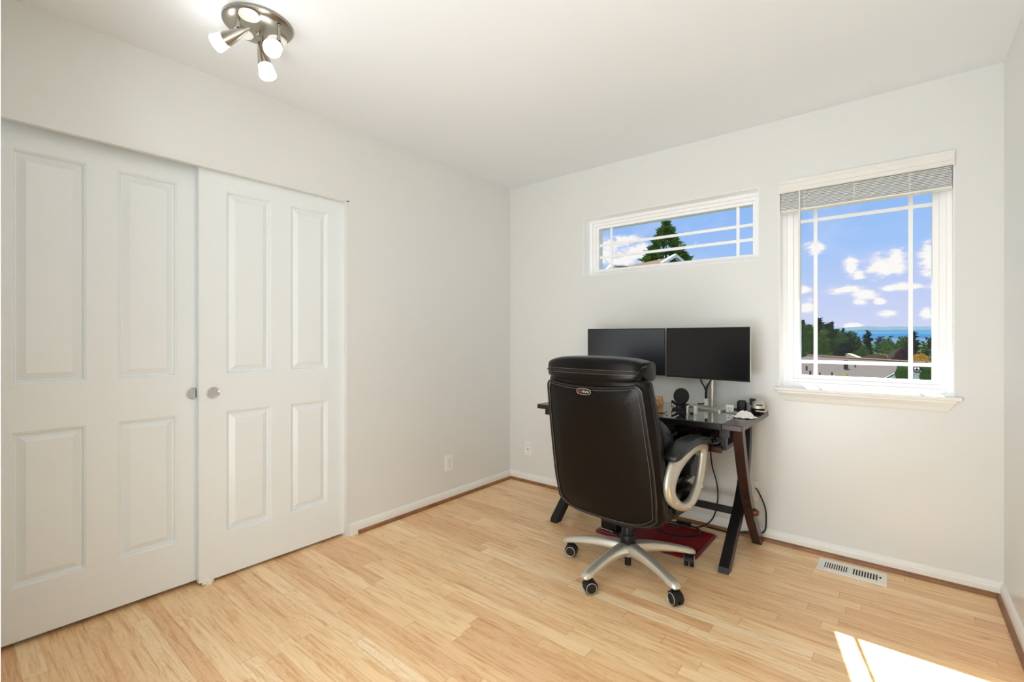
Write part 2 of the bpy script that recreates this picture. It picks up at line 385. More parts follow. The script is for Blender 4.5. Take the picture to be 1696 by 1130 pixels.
# windows
def ring_rect(mb, o, i, y0, y1):
    # frame between outer rect o and inner rect i = (x0,x1,z0,z1), from y0 to y1
    mb.box((o[0],y0,o[2]), (i[0],y1,o[3])); mb.box((i[1],y0,o[2]), (o[1],y1,o[3]))
    mb.box((i[0],y0,o[2]), (i[1],y1,i[2])); mb.box((i[0],y0,i[3]), (i[1],y1,o[3])); return mb
def ins(r, a, b=None, c=None, d=None):
    b = a if b is None else b; c = a if c is None else c; d = a if d is None else d
    return (r[0]+a, r[1]-b, r[2]+c, r[3]-d)
def window(name, wr, gr, vb, hb):
    root = bpy.data.objects.new(name, None); COL.objects.link(root); root['kind'] = 'structure'
    f1 = ins(wr, .022); mid = ((f1[0]+gr[0])/2, (f1[1]+gr[1])/2, (f1[2]+gr[2])/2, (f1[3]+gr[3])/2)
    mb = MB(); ring_rect(mb, wr, f1, .088, WT); ring_rect(mb, f1, mid, .104, WT); obj('window_frame', mb, 'vinyl', root, bevel=.002)
    mb = MB(); ring_rect(mb, mid, gr, .118, WT-.01); obj('sash', mb, 'vinyl', root, bevel=.003)
    g_ = MB().box((gr[0]-.004,.146,gr[2]-.004), (gr[1]+.004,.150,gr[3]+.004)); obj('glass', g_, 'pane', root)
    mb = MB()
    for x in vb: mb.box((x-.0095,.141,gr[2]), (x+.0095,.1455,gr[3]))
    for z in hb: mb.box((gr[0],.1395,z-.0095), (gr[1],.145,z+.0095))
    obj('muntins', mb, 'vinyl', root)
    return root, gr
w1, _ = window('window_1', W1, (.777,1.846,1.703,2.011), (.871,1.756), (1.797,1.889))
w2, _ = window('window_2', W2, (2.097,2.674,.966,2.000), (2.172,2.591), (1.046,1.866))
# reveal lining (white painted returns)
for wr, nm in ((W1,w1),(W2,w2)):
    mb = MB(); ring_rect(mb, (wr[0]-.001,wr[1]+.001,wr[2]-.001,wr[3]+.001), ins(wr,.002), -.0015, .088); obj('reveal_lining', mb, 'vinyl', nm)
st = MB(); st.box((1.988,-.032,.884), (2.775,.088,.9035)); obj('window_sill', st, 'trim', w2, bevel=.004)
ap = MB()
for (i0, d0, z0), (i1, d1_, z1) in (((.018,.026,.884),(.022,.026,.874)), ((.022,.024,.874),(.036,.013,.852)), ((.036,.013,.852),(.048,.009,.832)), ((.048,.009,.832),(.050,.006,.826))):
    r = lambda i_, d_, z_: [(1.988+i_, 0, z_), (1.988+i_, -d_, z_), (2.775-i_, -d_, z_), (2.775-i_, 0, z_)]
    ap.loft([r(i0,d0,z0), r(i1,d1_,z1)])
obj('apron', ap, 'trim', w2)
lt = MB().box((2.700,.080,1.030), (2.716,.088,1.16)); lt.box((2.694,.070,1.075), (2.704,.086,1.115)); lt.cyl((2.708,.08,1.04),(2.708,.066,1.04),.005)
obj('latch', lt, 'vinyl', w2, bevel=.002)
# roof eave outside, above the windows
struct('trim_4', MB().box((-1,WT,2.46), (4.2,.97,2.56)), 'housewhite')

# blind
bl = thing('window_blind', 'white slatted blind drawn up to the top of the tall right window', 'blind', (2.38,.03,1.9))
L = lambda o: setattr(o, 'location', o.location - Vector((2.38,.03,1.9)))
vp = [(-.014,2.010),(-.019,2.014),(-.019,2.030),(-.015,2.034),(-.015,2.056),(-.020,2.062),(-.020,2.078),(-.004,2.078),(-.004,2.010)]
o = obj('valance', MB().prism(vp, 'x', 2.0105, 2.7485), 'blind', bl); L(o)
o = obj('headrail', MB().box((2.018,.002,2.02),(2.741,.06,2.072)), 'blind', bl); L(o)
mb = MB(); k = 12
for i in range(k):
    z = 1.918 + i*.0078 + random.uniform(-.001,.001); s_ = random.uniform(-.002,.002)
    mb.add([(2.02+s_,.002,z),(2.739+s_,.002,z),(2.739+s_,.028,z+.0032),(2.02+s_,.028,z+.0032),(2.02+s_,.055,z),(2.739+s_,.055,z),
            (2.02+s_,.002,z+.0026),(2.739+s_,.002,z+.0026),(2.739+s_,.028,z+.0058),(2.02+s_,.028,z+.0058),(2.02+s_,.055,z+.0026),(2.739+s_,.055,z+.0026)],
           [(0,1,2,3),(3,2,5,4),(6,9,8,7),(9,10,11,8),(0,6,7,1),(4,5,11,10),(0,3,9,6),(3,4,10,9),(1,7,8,2),(2,8,11,5)])
o = obj('slats', mb, 'vinyl', bl); L(o)
o = obj('bottom_rail', MB().box((2.018,.0,1.905),(2.741,.056,1.915)), 'blind', bl, bevel=.003); L(o)
for x in (2.135, 2.36, 2.585):
    mb = MB()
    for z in [1.915 + .012*i for i in range(8)]:
        mb.tube(smoothpath([(x-.008,.001,z),(x,-.006,z+.004),(x+.006,-.004,z+.001),(x-.003,-.003,z-.002),(x+.014,.0,z+.003)], 4), .0012, 5)
    mb.tube([(x,-.003,1.915),(x,-.003,2.02)], .0013, 5)
    o = obj('ladder_cord', mb, 'blind', bl); L(o)
o = obj('tilt_wand', MB().tube([(2.112,-.008,2.02),(2.113,-.009,1.395)], .0042, 8), 'blind', bl, smooth=True); L(o)

# outlets and vent
def outlet(x, y, z, rz, label, duplex=True):
    t = thing('wall_outlet' if duplex else 'cable_plate', label, 'outlet' if duplex else 'cable outlet', (x,y,z), rz)
    p = MB(); p.loft([[(a,0,b) for a, b in se(0,0,.0365,.0585,14,32)], [(a,-.004,b) for a, b in se(0,0,.0365,.0585,14,32)], [(a,-.0065,b) for a, b in se(0,0,.0335,.0555,14,32)]])
    obj('cover_plate', p, 'plastic', t)
    if duplex:
        for s in (-1, 1):
            q = obj('socket', MB().loft([[(a,-.0065,b+s*.0195) for a, b in se(0,0,.017,.0145,3.2,28)], [(a,-.0085,b+s*.0195) for a, b in se(0,0,.0165,.014,3.2,28)]]), 'plastic', t)
            m_ = MB().box((-.007,-.0089,s*.0195+.001),(-.005,-.0084,s*.0195+.009)); m_.box((.005,-.0089,s*.0195+.001),(.0068,-.0084,s*.0195+.008)); m_.cyl((0,-.0084,s*.0195-.007),(0,-.0089,s*.0195-.007),.0026,n=10)
            obj('slots', m_, 'black', q)
        obj('screw', MB().cyl((0,-.006,0),(0,-.0078,0),.0032,n=12), 'chrome', t)
    else:
        obj('jack', MB().cyl((0,-.006,-.004),(0,-.010,-.004),.0048,n=14), 'black', t)
        for s in (-1,1): obj('screw', MB().cyl((0,-.006,s*.032),(0,-.0072,s*.032),.003,n=12), 'bronze', t)
    return t
outlet(0, -.706, .270, PI/2, 'white duplex outlet low on the left wall between closet and corner')
outlet(.194, 0, .275, 0, 'white cable jack plate low on the back wall near the corner', False)
outlet(1.860, 0, .272, 0, 'white outlet on the back wall mostly hidden behind the right desk legs')

t = thing('floor_vent', 'white metal floor vent in front of the back wall beneath the tall window', 'floor vent', (2.357,-.142,0), 0)
vw, vh = .142, .076
fr = MB(); hx0, hx1 = -.112, .108
fr.box((-vw,-vh,0),(hx0,vh,.0045)); fr.box((hx1,-vh,0),(vw,vh,.0045)); fr.box((hx0,-vh,0),(hx1,-.038,.0045)); fr.box((hx0,.040,0),(hx1,vh,.0045)); fr.box((-.012,-.038,0),(.004,.040,.0045))
obj('vent_frame', fr, 'plastic', t, bevel=.0012)
obj('vent_well', MB().box((hx0,-.038,.0002),(hx1,.040,.0009)), 'dark', t)
for a, b in ((hx0+.008,-.014),(.006,hx1)):
    n = 9; mb = MB()
    for i in range(n+1):
        x = a + (b-a)*i/n; mb.add([(x-.0034,-.038,.0040),(x+.0006,-.038,.0012),(x+.0006,.040,.0012),(x-.0034,.040,.0040),(x-.0024,-.038,.0045),(x+.0016,-.038,.0018),(x+.0016,.040,.0018),(x-.0024,.040,.0045)],
            [(0,1,2,3),(4,7,6,5),(0,4,5,1),(1,5,6,2),(2,6,7,3),(3,7,4,0)])
    obj('louvre', mb, 'plastic', t)
obj('vent_lever', MB().cyl((.116,-.002,.0045),(.116,-.002,.010),.0045,n=12), 'dark', t)

# ceiling spotlight fixture
LX, LY = .560, -2.262
lf = thing('ceiling_spotlight', 'brushed nickel ceiling light with three frosted cone spotlights', 'ceiling light', (LX,LY,H))
mb = MB(); mb.lathe([(.06,0),(.122,0),(.126,-.004),(.126,-.010),(.118,-.017),(.10,-.023),(.07,-.028),(.03,-.031),(.001,-.0315)], 64)
obj('ceiling_plate', mb, 'brushed', lf, smooth=True)
mb = MB(); mb.lathe([(.009,-.03),(.009,-.042),(.006,-.046),(.001,-.047)], 20); obj('centre_knob', mb, 'brushed', lf, smooth=True)
for (x, y, dz) in ((.624-LX+.01,-2.325-LY,0),(.505-LX,-2.296-LY,.0),(.565-LX,-2.190-LY,0)):
    mb = MB(); mb.lathe([(.02,-.020),(.036,-.026+dz),(.037,-.033+dz),(.035,-.0355+dz),(.001,-.0365+dz)], 40, Matrix.Translation((x,y,0)))
    obj('round_cover', mb, 'plastic', lf, smooth=True)
def spot(px, py, dirv, droplen=.055):
    p0 = Vector((px,py,-.024)); p1 = p0 + Vector((0,0,-droplen)); d = Vector(dirv).normalized()
    mb = MB(); mb.tube([p0, p0+Vector((0,0,-.004))], .0085, 16); mb.tube([p0, p1], .0055, 14); mb.tube([p1+Vector((0,0,.012)), p1], .0075, 14)
    arm = obj('lamp_arm', mb, 'brushed', lf, smooth=True)
    rot = d.to_track_quat('Z','Y').to_matrix().to_4x4() @ Matrix.Diagonal((1.0,1.0,1.75,1))
    base = p1 + Vector((0,0,-.020)) - d*.012
    mt = Matrix.Translation(base) @ rot
    mb = MB(); mb.lathe([(.002,-.022),(.006,-.016),(.013,-.002),(.020,.016),(.0255,.034),(.0265,.040),(.024,.040)], 32, mt)
    obj('spot_shade', mb, 'brushed', lf, smooth=True)
    mb = MB(); mb.lathe([(.0255,.0385),(.029,.052),(.0325,.064),(.031,.066),(.001,.067)], 32, mt)
    obj('frosted_glass', mb, 'lampglass', lf, smooth=True)
spot(.588-LX, -2.345-LY, (-.80,-.48,-.30), .045)
spot(.654-LX, -2.224-LY, (.62,-.52,-.58), .062)
spot(.528-LX, -2.235-LY, (.24,.14,-.95), .045)
# ------------------------------------------------------------------ desk
DX0, DX1, DYF, DYB, DZ = .737, 1.959, -.620, -.018, .757
desk = thing('computer_desk', 'dark espresso wood and black glass computer desk with crossed curved legs', 'desk', (1.348,-.32,0))
DV = Vector((1.348,-.32,0))
def dobj(name, mb, mat, parent=None, **kw):
    mb.v = [tuple(Vector(p) - DV) for p in mb.v]
    return obj(name, mb, mat, parent or desk, **kw)
for a, b in ((DX0, DX0+.095), (DX1-.095, DX1)):
    dobj('end_board', MB().box((a,DYF,DZ-.028),(b,DYB,DZ)), 'espresso', bevel=.003)
dobj('glass_top', MB().box((DX0+.0955,DYF+.022,DZ-.008),(DX1-.0955,DYB-.02,DZ)), 'blackglass', bevel=.001)
dobj('edge_rail', MB().box((DX0+.0955,DYF,DZ-.030),(DX1-.0955,DYF+.0215,DZ-.0005)), 'blackpaint', bevel=.0015)
dobj('edge_rail', MB().box((DX0+.0955,DYB-.0195,DZ-.030),(DX1-.0955,DYB,DZ-.0005)), 'blackpaint', bevel=.0015)
def leg_poly(pts, w):
    P = smoothpath([(0,a,b) for a, b in pts], 8); L_, R_ = [], []
    for i, p in enumerate(P):
        t_ = (P[min(i+1,len(P)-1)] - P[max(i-1,0)]).normalized(); nn = Vector((0,-t_.z,t_.y))
        L_.append(p + nn*w/2); R_.append(p - nn*w/2)
    L_[0].z = R_[0].z = P[0].z; L_[-1].z = R_[-1].z = P[-1].z
    return L_, R_
def add_leg(pts, xa, xb, mat):
    L_, R_ = leg_poly(pts, .052); mb = MB()
    mb.loft([[(xa,l.y,l.z),(xb,l.y,l.z),(xb,r.y,r.z),(xa,r.y,r.z)] for l, r in zip(L_, R_)])
    return dobj('leg', mb, mat, bevel=.004)
TZ = DZ - .028
A = [(-.500,TZ),(-.455,.60),(-.375,.42),(-.265,.24),(-.140,.09),(-.062,0)]
Bq = [(-.100,TZ),(-.118,.60),(-.178,.42),(-.300,.235),(-.470,.09),(-.590,0)]
Bq = [(-.095,TZ),(-.105,.62),(-.155,.42),(-.260,.26),(-.420,.12),(-.560,0)]
for s, xo in ((1, DX1-.046), (-1, DX0+.046)):
    add_leg(A, xo-.024, xo+.024, 'espresso')
    add_leg(Bq, xo-.026-s*.051, xo+.024-s*.051, 'blackpaint')
    kb = MB(); kb.tube([(xo+s*.024,-.262,.236),(xo+s*.034,-.262,.236)], .020, 18); kb.tube([(xo+s*.034,-.262,.236),(xo+s*.046,-.262,.236)], [.017,.012], 18)
    dobj('bolt_knob', kb, 'bronze', smooth=True)
    dobj('top_bearer', MB().box((xo-.05-s*.025,-.56,TZ-.045),(xo+.0-s*.025,-.07,TZ)), 'blackpaint')
dobj('crossbar', MB().box((DX0+.12,-.315,.215),(DX1-.12,-.285,.25)), 'blackpaint', bevel=.002)
# hanging keyboard shelf
kz = .606
tr_ = dobj('keyboard_tray', MB().box((.90,-.525,kz),(1.815,-.25,kz+.018)), 'blackpaint', bevel=.002)
mb = MB(); mb.box((.895,-.540,kz-.012),(1.842,-.525,kz+.018)); mb.box((1.8155,-.5255,kz-.012),(1.834,-.25,kz+.022)); mb.box((.88,-.5255,kz-.012),(.8995,-.25,kz+.022))
mb.v = [tuple(Vector(p) - DV) for p in mb.v]
q = obj('tray_rim', mb, 'espresso', tr_, bevel=.002)
for xa in (.855, 1.8345):
    mb = MB(); mb.box((xa,-.515,kz+.02),(xa+.024,-.480,DZ-.029)); mb.box((xa,-.275,kz+.02),(xa+.024,-.25,DZ-.029)); mb.box((xa,-.515,kz),(xa+.024,-.25,kz+.0205))
    dobj('tray_bracket', mb, 'blackpaint')
dobj('rear_panel', MB().box((DX0+.11,-.075,.575),(DX1-.11,-.06,.648)), 'espresso', bevel=.002)

# things on the shelf under the desk
kt = kz + .018
t = thing('keyboard', 'dark keyboard with a silver edge on the shelf under the desk', 'keyboard', (1.34,-.425,kt+.0008))
obj('keyboard_case', MB().prism([(-.065,0),(.065,0),(.065,.018),(-.065,.010)], 'x', -.215, .215), 'silver', t, bevel=.003)
mb = MB()
for r in range(5):
    for c in range(16):
        if r == 0 and 4 <= c <= 9: continue
        x = -.205 + c*.0258; y = -.055 + r*.0225; z = .011 + (y+.065)*.0615
        mb.box((x,y,z),(x+.0225,y+.0195,z+.005))
mb.box((-.205+4*.0258,-.055,.0115),(-.205+9*.0258+.0225,-.0355,.0165))
obj('keys', mb, 'black', t)
t = thing('mouse_pad', 'shiny grey-green rounded mouse pad on the right of the under-desk shelf', 'mouse pad', (1.705,-.405,kt+.0008))
obj('pad_surface', MB().loft([[(a,b,0) for a, b in se(0,0,.098,.090,5,40)],[(a,b,.005) for a, b in se(0,0,.096,.088,5,40)]]), 'teal', t)
t = thing('computer_mouse', 'black mouse on the shiny pad under the desk', 'mouse', (1.735,-.405,kt+.006))
mb = MB(); mb.loft([[(a*s_,b*s_,z) for a, b in se(0,0,.030,.052,2.4,24)] for s_, z in ((.9,0),(1,.008),(.96,.02),(.8,.031),(.5,.037),(.1,.039))]); obj('mouse_body', mb, 'black', t, smooth=True)
obj('scroll_wheel', MB().tube([(-.004,.026,.034),(.004,.026,.034)], .006, 12), 'rubber', t, smooth=True)
t = thing('round_speaker', 'small round black device standing on the under-desk shelf left of the mouse pad', 'speaker', (1.555,-.305,kt+.0008))
mb = MB(); mb.lathe([(.030,0),(.040,.006),(.043,.022),(.041,.042),(.034,.050),(.001,.052)], 32); obj('speaker_body', mb, 'black', t, smooth=True)
mb = MB(); mb.lathe([(.030,.0505),(.028,.0525),(.001,.053)], 28); obj('speaker_grille', mb, 'rubber', t, smooth=True)

# ------------------------------------------------------------------ monitors
def monitor(name, xa, ya, xb, yb, z0, z1, label, stand=True):
    c = Vector(((xa+xb)/2, (ya+yb)/2, DZ)); w = math.hypot(xb-xa, yb-ya); rz = math.atan2(yb-ya, xb-xa)
    t = thing(name, label, 'monitor', c, rz); h0, h1 = z0-DZ, z1-DZ
    obj('display_shell', MB().box((-w/2,.004,h0),(w/2,.014,h1)), 'silver', t, bevel=.002)
    obj('shell_back', MB().prism([(-w/2+.06,.014),(w/2-.06,.014),(w/2-.10,.036),(-w/2+.10,.036)], 'z', h0+.03, h1-.10), 'silver', t, bevel=.004)
    obj('bezel', MB().box((-w/2+.0015,-.002,h0+.0015),(w/2-.0015,.004,h1-.0015)), 'black', t)
    obj('screen', MB().box((-w/2+.008,-.0026,h0+.012),(w/2-.008,-.0018,h1-.008)), 'screen', t)
    return t, w, h0, h1, rz
mr, w, h0, h1, rzr = monitor('monitor', 1.396, -.127, 1.905, -.212, .936, 1.2475, 'large black monitor on the right, on a silver stand behind the desk edge')
ml, w2_, g0, g1, rzl = monitor('monitor', .876, -.218, 1.379, -.094, .938, 1.2475, 'large black monitor on the left, partly hidden behind the tall chair back')
# right stand: silver post and thin base plate
def stand(t, w, h0, h1, px, py):
    obj('stand_base', MB().loft([[(a+px,b+py,0) for a, b in se(-.01,.035,.122,.075,9,40)],[(a+px,b+py,.009) for a, b in se(-.01,.035,.122,.075,9,40)],[(a+px,b+py,.011) for a, b in se(-.01,.035,.119,.072,9,40)]]), 'silver', t)
    obj('stand_post', MB().box((px-.024,.040,.011),(px+.024,.068,h0+.20)), 'silver', t, bevel=.004)
    obj('mount_arm', MB().box((px-.04,.030,h0+.10),(px+.04,.048,h0+.20)), 'silver', t, bevel=.002)
stand(mr, w, h0, h1, .0, .0)
stand(ml, w2_, g0, g1, -.02, .0)
mb = MB(); mb.box((-.024,.0335,.018),(-.002,.0395,.060)); obj('cable_clip', mb, 'plastic', mr, bevel=.002)
mb = MB(); mb.box((-.0195,.033,.060),(-.0085,.0405,.10)); mb.tube(smoothpath([(-.014,.036,.10),(-.020,.03,.13),(-.034,.024,.155),(-.042,.022,.185),(-.043,.022,.20)],5), .0045, 8); mb.tube(smoothpath([(-.014,.036,.10),(-.006,.03,.13),(.010,.024,.155),(.026,.022,.178),(.03,.022,.20)],5), .0045, 8)
mb.tube(smoothpath([(-.014,.036,.10),(-.014,.05,.05),(-.05,.078,.022),(-.09,.085,.016)],5), .004, 8)
obj('monitor_cable', mb, 'black', mr, smooth=True)

# ------------------------------------------------------------------ things on the desk top
t = thing('wooden_figure', 'small tan openwork wooden figure on the desk beside the chair back', 'figurine', (1.478,-.452,DZ), .3)
mb = MB(); S = .9
for x in (-.019,.019):
    for y in (-.014,.014):
        mb.box((x-.0045,y-.0045,0),(x+.0045,y+.0045,.045))
mb.box((-.017,-.010,.004),(.017,.010,.041)); mb.box((-.026,-.020,.040),(.026,.020,.048)); mb.box((-.026,-.020,.062),(.026,.020,.069)); mb.box((-.022,-.017,.083),(.022,.017,.090))
obj('lattice_body', mb, 'tan', t, bevel=.0015)
for x in (-.020, 0, .020):
    for y in (-.014,.014):
        obj('upright', MB().cyl((x,y,.047),(x*.85,y,.092),.0042,n=10), 'tan', t, smooth=True)
mb = MB()
for i in range(4):
    z = .052 + i*.009; mb.tube([(-.022,-.0175,z),(.022,-.0175,z+.003)], .0028, 8)
obj('cross_pegs', mb, 'tan', t, smooth=True)
mb = MB(); mb.tube(smoothpath([(.02,-.025,.003),(.035,-.03,.004),(.046,-.035,.012),(.05,-.03,.005)],5), .0018, 6); mb.tube([(.0,-.018,.0025),(.035,-.03,.003)], .002, 6); obj('wire_feet', mb, 'blackpaint', t, smooth=True)

t = thing('charging_stand', 'round black disc on a small black angled stand in the middle of the desk', 'charger', (1.548,-.275,DZ), -.1)
mb = MB(); mt = Matrix.Translation((0,-.008,.082)) @ Matrix.Rotation(math.radians(82),4,'X')
mb.lathe([(.001,-.006),(.044,-.006),(.0475,-.003),(.0475,.003),(.044,.006),(.001,.006)], 48, mt); obj('disc', mb, 'rubber', t, smooth=True)
mb = MB(); mb.loft([[(-.050,-.03,.0),(.050,-.03,.0),(.050,.025,.0),(-.050,.025,.0)],[(-.046,-.026,.010),(.046,-.026,.010),(.046,.021,.010),(-.046,.021,.010)]]); obj('stand_foot', mb, 'black', t, bevel=.003)
mb = MB(); mb.prism([(-.004,.008),(.022,.008),(.010,.085),(.0,.085)], 'x', -.018, .018); obj('stand_neck', mb, 'black', t, bevel=.002)
obj('side_wing', MB().prism([(-.064,.0102),(-.030,.0102),(-.020,.030),(-.064,.052)], 'y', -.006, .012), 'black', t, bevel=.002)
obj('side_wing', MB().prism([(.02,.030),(.03,.0102),(.068,.0102),(.066,.022),(.032,.040)], 'y', -.006, .012), 'black', t, bevel=.002)
mb = MB(); mb.prism([(-.058,.018),(-.034,.014),(-.030,.020),(-.058,.036)], 'y', -.009, -.006); obj('wing_inset', mb, 'silver', t)

t = thing('plug_cube', 'small clear and white plug block lying in front of the round black disc', 'plug adapter', (1.640,-.372,DZ), .05)
obj('clear_body', MB().box((-.016,-.018,0),(.012,.018,.042)), 'clear', t, bevel=.002)
obj('white_end', MB().box((.0125,-.018,0),(.027,.018,.042)), 'plastic', t, bevel=.002); obj('white_end', MB().box((-.027,-.018,0),(-.0165,.018,.042)), 'plastic', t, bevel=.002)
mb = MB(); mb.cyl((-.004,-.012,.022),(-.004,.012,.022),.011,n=16); obj('inner_core', mb, 'plastic', t)
mb = MB()
for z in (.012,.030): mb.box((-.013,-.0195,z-.003),(-.004,-.018,z+.003)); mb.box((.001,-.0195,z-.003),(.008,-.018,z+.003))
obj('contacts', mb, 'silver', t)

t = thing('outlet_cube', 'small white cube with a power socket on the right side of the desk glass', 'power adapter', (1.795,-.198,DZ), .22)
obj('cube_body', MB().box((-.021,-.020,0),(.021,.022,.042)), 'plastic', t, bevel=.005, bseg=3)
mb = MB(); mb.loft([[(a,-.0202,b+.021) for a, b in se(0,0,.0165,.0165,4,24)],[(a,-.0212,b+.021) for a, b in se(0,0,.0160,.0160,4,24)]]); f = obj('socket_face', mb, 'plastic', t)
mb = MB().box((-.0085,-.0218,.022),(-.006,-.0211,.032)); mb.box((.006,-.0218,.022),(.0082,-.0211,.031)); mb.cyl((0,-.0211,.0115),(0,-.0218,.0115),.0032,n=12); obj('socket_slots', mb, 'black', f)
obj('plug', MB().box((.021,-.008,.010),(.040,.008,.026)), 'black', t, bevel=.002)

t = thing('black_case', 'small upright black case beside the silver gadget at the right desk end', 'case', (1.842,-.125,DZ), .12)
mb = MB(); mb.loft([[(a,b,0) for a, b in se(0,0,.024,.030,5,24)],[(a*1.05,b,.05) for a, b in se(0,0,.024,.030,5,24)],[(a,b*.9,.060) for a, b in se(0,0,.024,.030,5,24)]]); obj('case_body', mb, 'black', t, smooth=True)
obj('case_flap', MB().box((-.020,-.027,.058),(.022,.026,.064)), 'rubber', t, bevel=.002)
obj('case_strap', MB().tube(smoothpath([(.020,-.02,.055),(.028,-.02,.062),(.034,-.015,.05),(.030,-.01,.02)],5), .003, 8), 'silver', t, smooth=True)

t = thing('labelling_gadget', 'silver and black rounded handheld gadget at the back right corner of the desk', 'gadget', (1.925,-.125,DZ), .35)
mb = MB(); mb.loft([[(a*s_,b*s_*1.0+o_,z) for a, b in se(0,0,.034,.056,3,28)] for s_, z, o_ in ((.92,0,0),(1.0,.006,0),(1.0,.026,0),(.97,.032,0))]); obj('lower_shell', mb, 'black', t, smooth=True)
mb = MB(); mb.loft([[(a*s_,b*s_+o_,z) for a, b in se(0,0,.034,.054,3,28)] for s_, z, o_ in ((1.0,.032,0),(1.0,.046,.002),(.92,.060,.006),(.72,.070,.010),(.35,.075,.014))]); obj('upper_shell', mb, 'silver', t, smooth=True)
mb = MB(); mb.box((-.018,-.040,.058),(.016,-.004,.0635), Matrix.Rotation(.22,4,'X')); obj('display', mb, 'black', t, bevel=.002)
mb = MB(); mb.box((-.009,-.032,.0632),(.007,-.014,.065), Matrix.Rotation(.22,4,'X')); obj('button', mb, 'silver', t, bevel=.001)
mb = MB(); mb.box((-.038,-.010,.040),(-.010,.045,.080)); obj('tape_housing', mb, 'black', t, bevel=.006)
mb = MB(); mb.tube(smoothpath([(-.020,-.058,.020),(.02,-.060,.018),(.036,-.03,.02),(.038,.02,.022)],6), .004, 8); obj('trim_band', mb, 'silver', t, smooth=True)

t = thing('crumpled_tissue', 'white crumpled paper tissue on the front right wood of the desk', 'tissue', (1.905,-.335,DZ), .1)
rg = random.Random(3); mb = MB(); rings = []
K = 44
for r_, z in ((.052,.002),(.058,.004),(.052,.006),(.042,.009),(.037,.017),(.030,.025),(.018,.030),(.006,.032)):
    rings.append([((r_*(1+.05*math.sin(7*a+z*90)+.04*math.sin(13*a+1)))*math.cos(a), r_*.85*(1+.05*math.sin(7*a+z*90))*math.sin(a), z*(1+.10*math.sin(5*a+2)) + (.0015*math.sin(9*a) if z < .01 else .003*math.sin(11*a))) for a in [2*PI*k/K for k in range(K)]])
mb.loft(rings); obj('folded_crown', mb, 'paper', t, smooth=True, angle=60)
mb = MB()
for k in range(7):
    a = 2*PI*k/7+.3; mb.tube([(.014*math.cos(a),.012*math.sin(a),.030),(.031*math.cos(a),.026*math.sin(a),.021),(.041*math.cos(a),.035*math.sin(a),.010)], [.003,.006,.003], 8)
obj('crease_ridges', mb, 'paper', t, smooth=True)

# ------------------------------------------------------------------ floor mat, cables, box
t = thing('chair_mat', 'dark red ribbed translucent mat on the floor under the desk', 'mat', (1.405,-.328,0))
mb = MB(); P = se(0,0,.303,.214,14,56); mb.loft([[(a,b,0) for a, b in P],[(a,b,.004) for a, b in P],[(a*.99,b*.99,.006) for a, b in P]]); obj('mat_sheet', mb, 'red', t)
mb = MB()
for i in range(34):
    y = -.19 + i*.38/33; mb.add([(-.285,y-.0035,.006),(.285,y-.0035,.006),(.285,y,.0095),(-.285,y,.0095),(-.285,y+.0035,.006),(.285,y+.0035,.006)], [(0,1,2,3),(3,2,5,4),(0,3,4),(1,5,2)])
obj('mat_ribs', mb, 'red', t)
t = thing('power_brick', 'black box with a silver front edge on the red mat left of the chair column', 'power brick', (1.185,-.455,.0098), -.15)
obj('brick_body', MB().box((-.055,-.04,0),(.055,.05,.115)), 'black', t, bevel=.006)
obj('silver_edge', MB().box((-.05,-.048,.0),(.05,-.040,.010)), 'chrome', t, bevel=.002)
obj('cable_loop', MB().tube(smoothpath([(.050,-.02,.06),(.085,-.03,.075),(.105,-.035,.045),(.085,-.045,.012),(.06,-.045,.006),(.03,-.048,.02)],6), .006, 8), 'black', t, smooth=True)
def cable(name, pts, r, mat, label, n=8):
    return tag(obj(name, MB().tube(smoothpath(pts, n), r, 8), mat, smooth=True), label, 'cable')
cable('power_cable', [(1.672,-.14,.755-.035),(1.665,-.12,.69),(1.662,-.11,.60),(1.66,-.10,.50),(1.664,-.08,.40),(1.682,-.06,.31),(1.690,-.055,.22),(1.680,-.055,.14),(1.660,-.06,.075),(1.62,-.085,.03),(1.56,-.105,.010),(1.48,-.112,.014),(1.40,-.125,.016),(1.33,-.14,.016)], .0040, 'black', 'long black cable hanging from the desk to the floor along the back wall')
cable('power_cable', [(1.895,-.035,.305),(1.908,-.032,.285),(1.928,-.028,.24),(1.944,-.026,.19),(1.948,-.024,.13),(1.940,-.020,.06),(1.90,-.018,.032),(1.84,-.022,.027),(1.76,-.037,.006),(1.70,-.037,.006),(1.62,-.036,.006)], .0042, 'black', 'black cable curving from the outlet down behind the right desk legs')
cable('floor_cable', [(1.30,-.20,.018),(1.36,-.24,.016),(1.44,-.30,.014),(1.53,-.30,.014),(1.60,-.25,.014),(1.625,-.19,.014),(1.60,-.13,.014),(1.54,-.11,.014),(1.47,-.12,.014)], .0058, 'black', 'thick black cable looped over the red mat')
cable('thin_cable', [(1.36,-.055,.004),(1.44,-.050,.004),(1.54,-.052,.004),(1.60,-.060,.004),(1.67,-.085,.004),(1.715,-.14,.004),(1.730,-.19,.004),(1.722,-.215,.004)], .0028, 'cablew', 'thin white cable on the floor beyond the red mat')
t = thing('inline_switch', 'small black connector block on the floor cables against the back wall', 'connector', (1.49,-.075,0), .1)
obj('connector_body', MB().box((-.045,-.012,.0),(.045,.012,.020)), 'black', t, bevel=.004)
obj('connector_collar', MB().tube([(.045,0,.01),(.065,0,.01)], .006, 10), 'cablew', t, smooth=True)
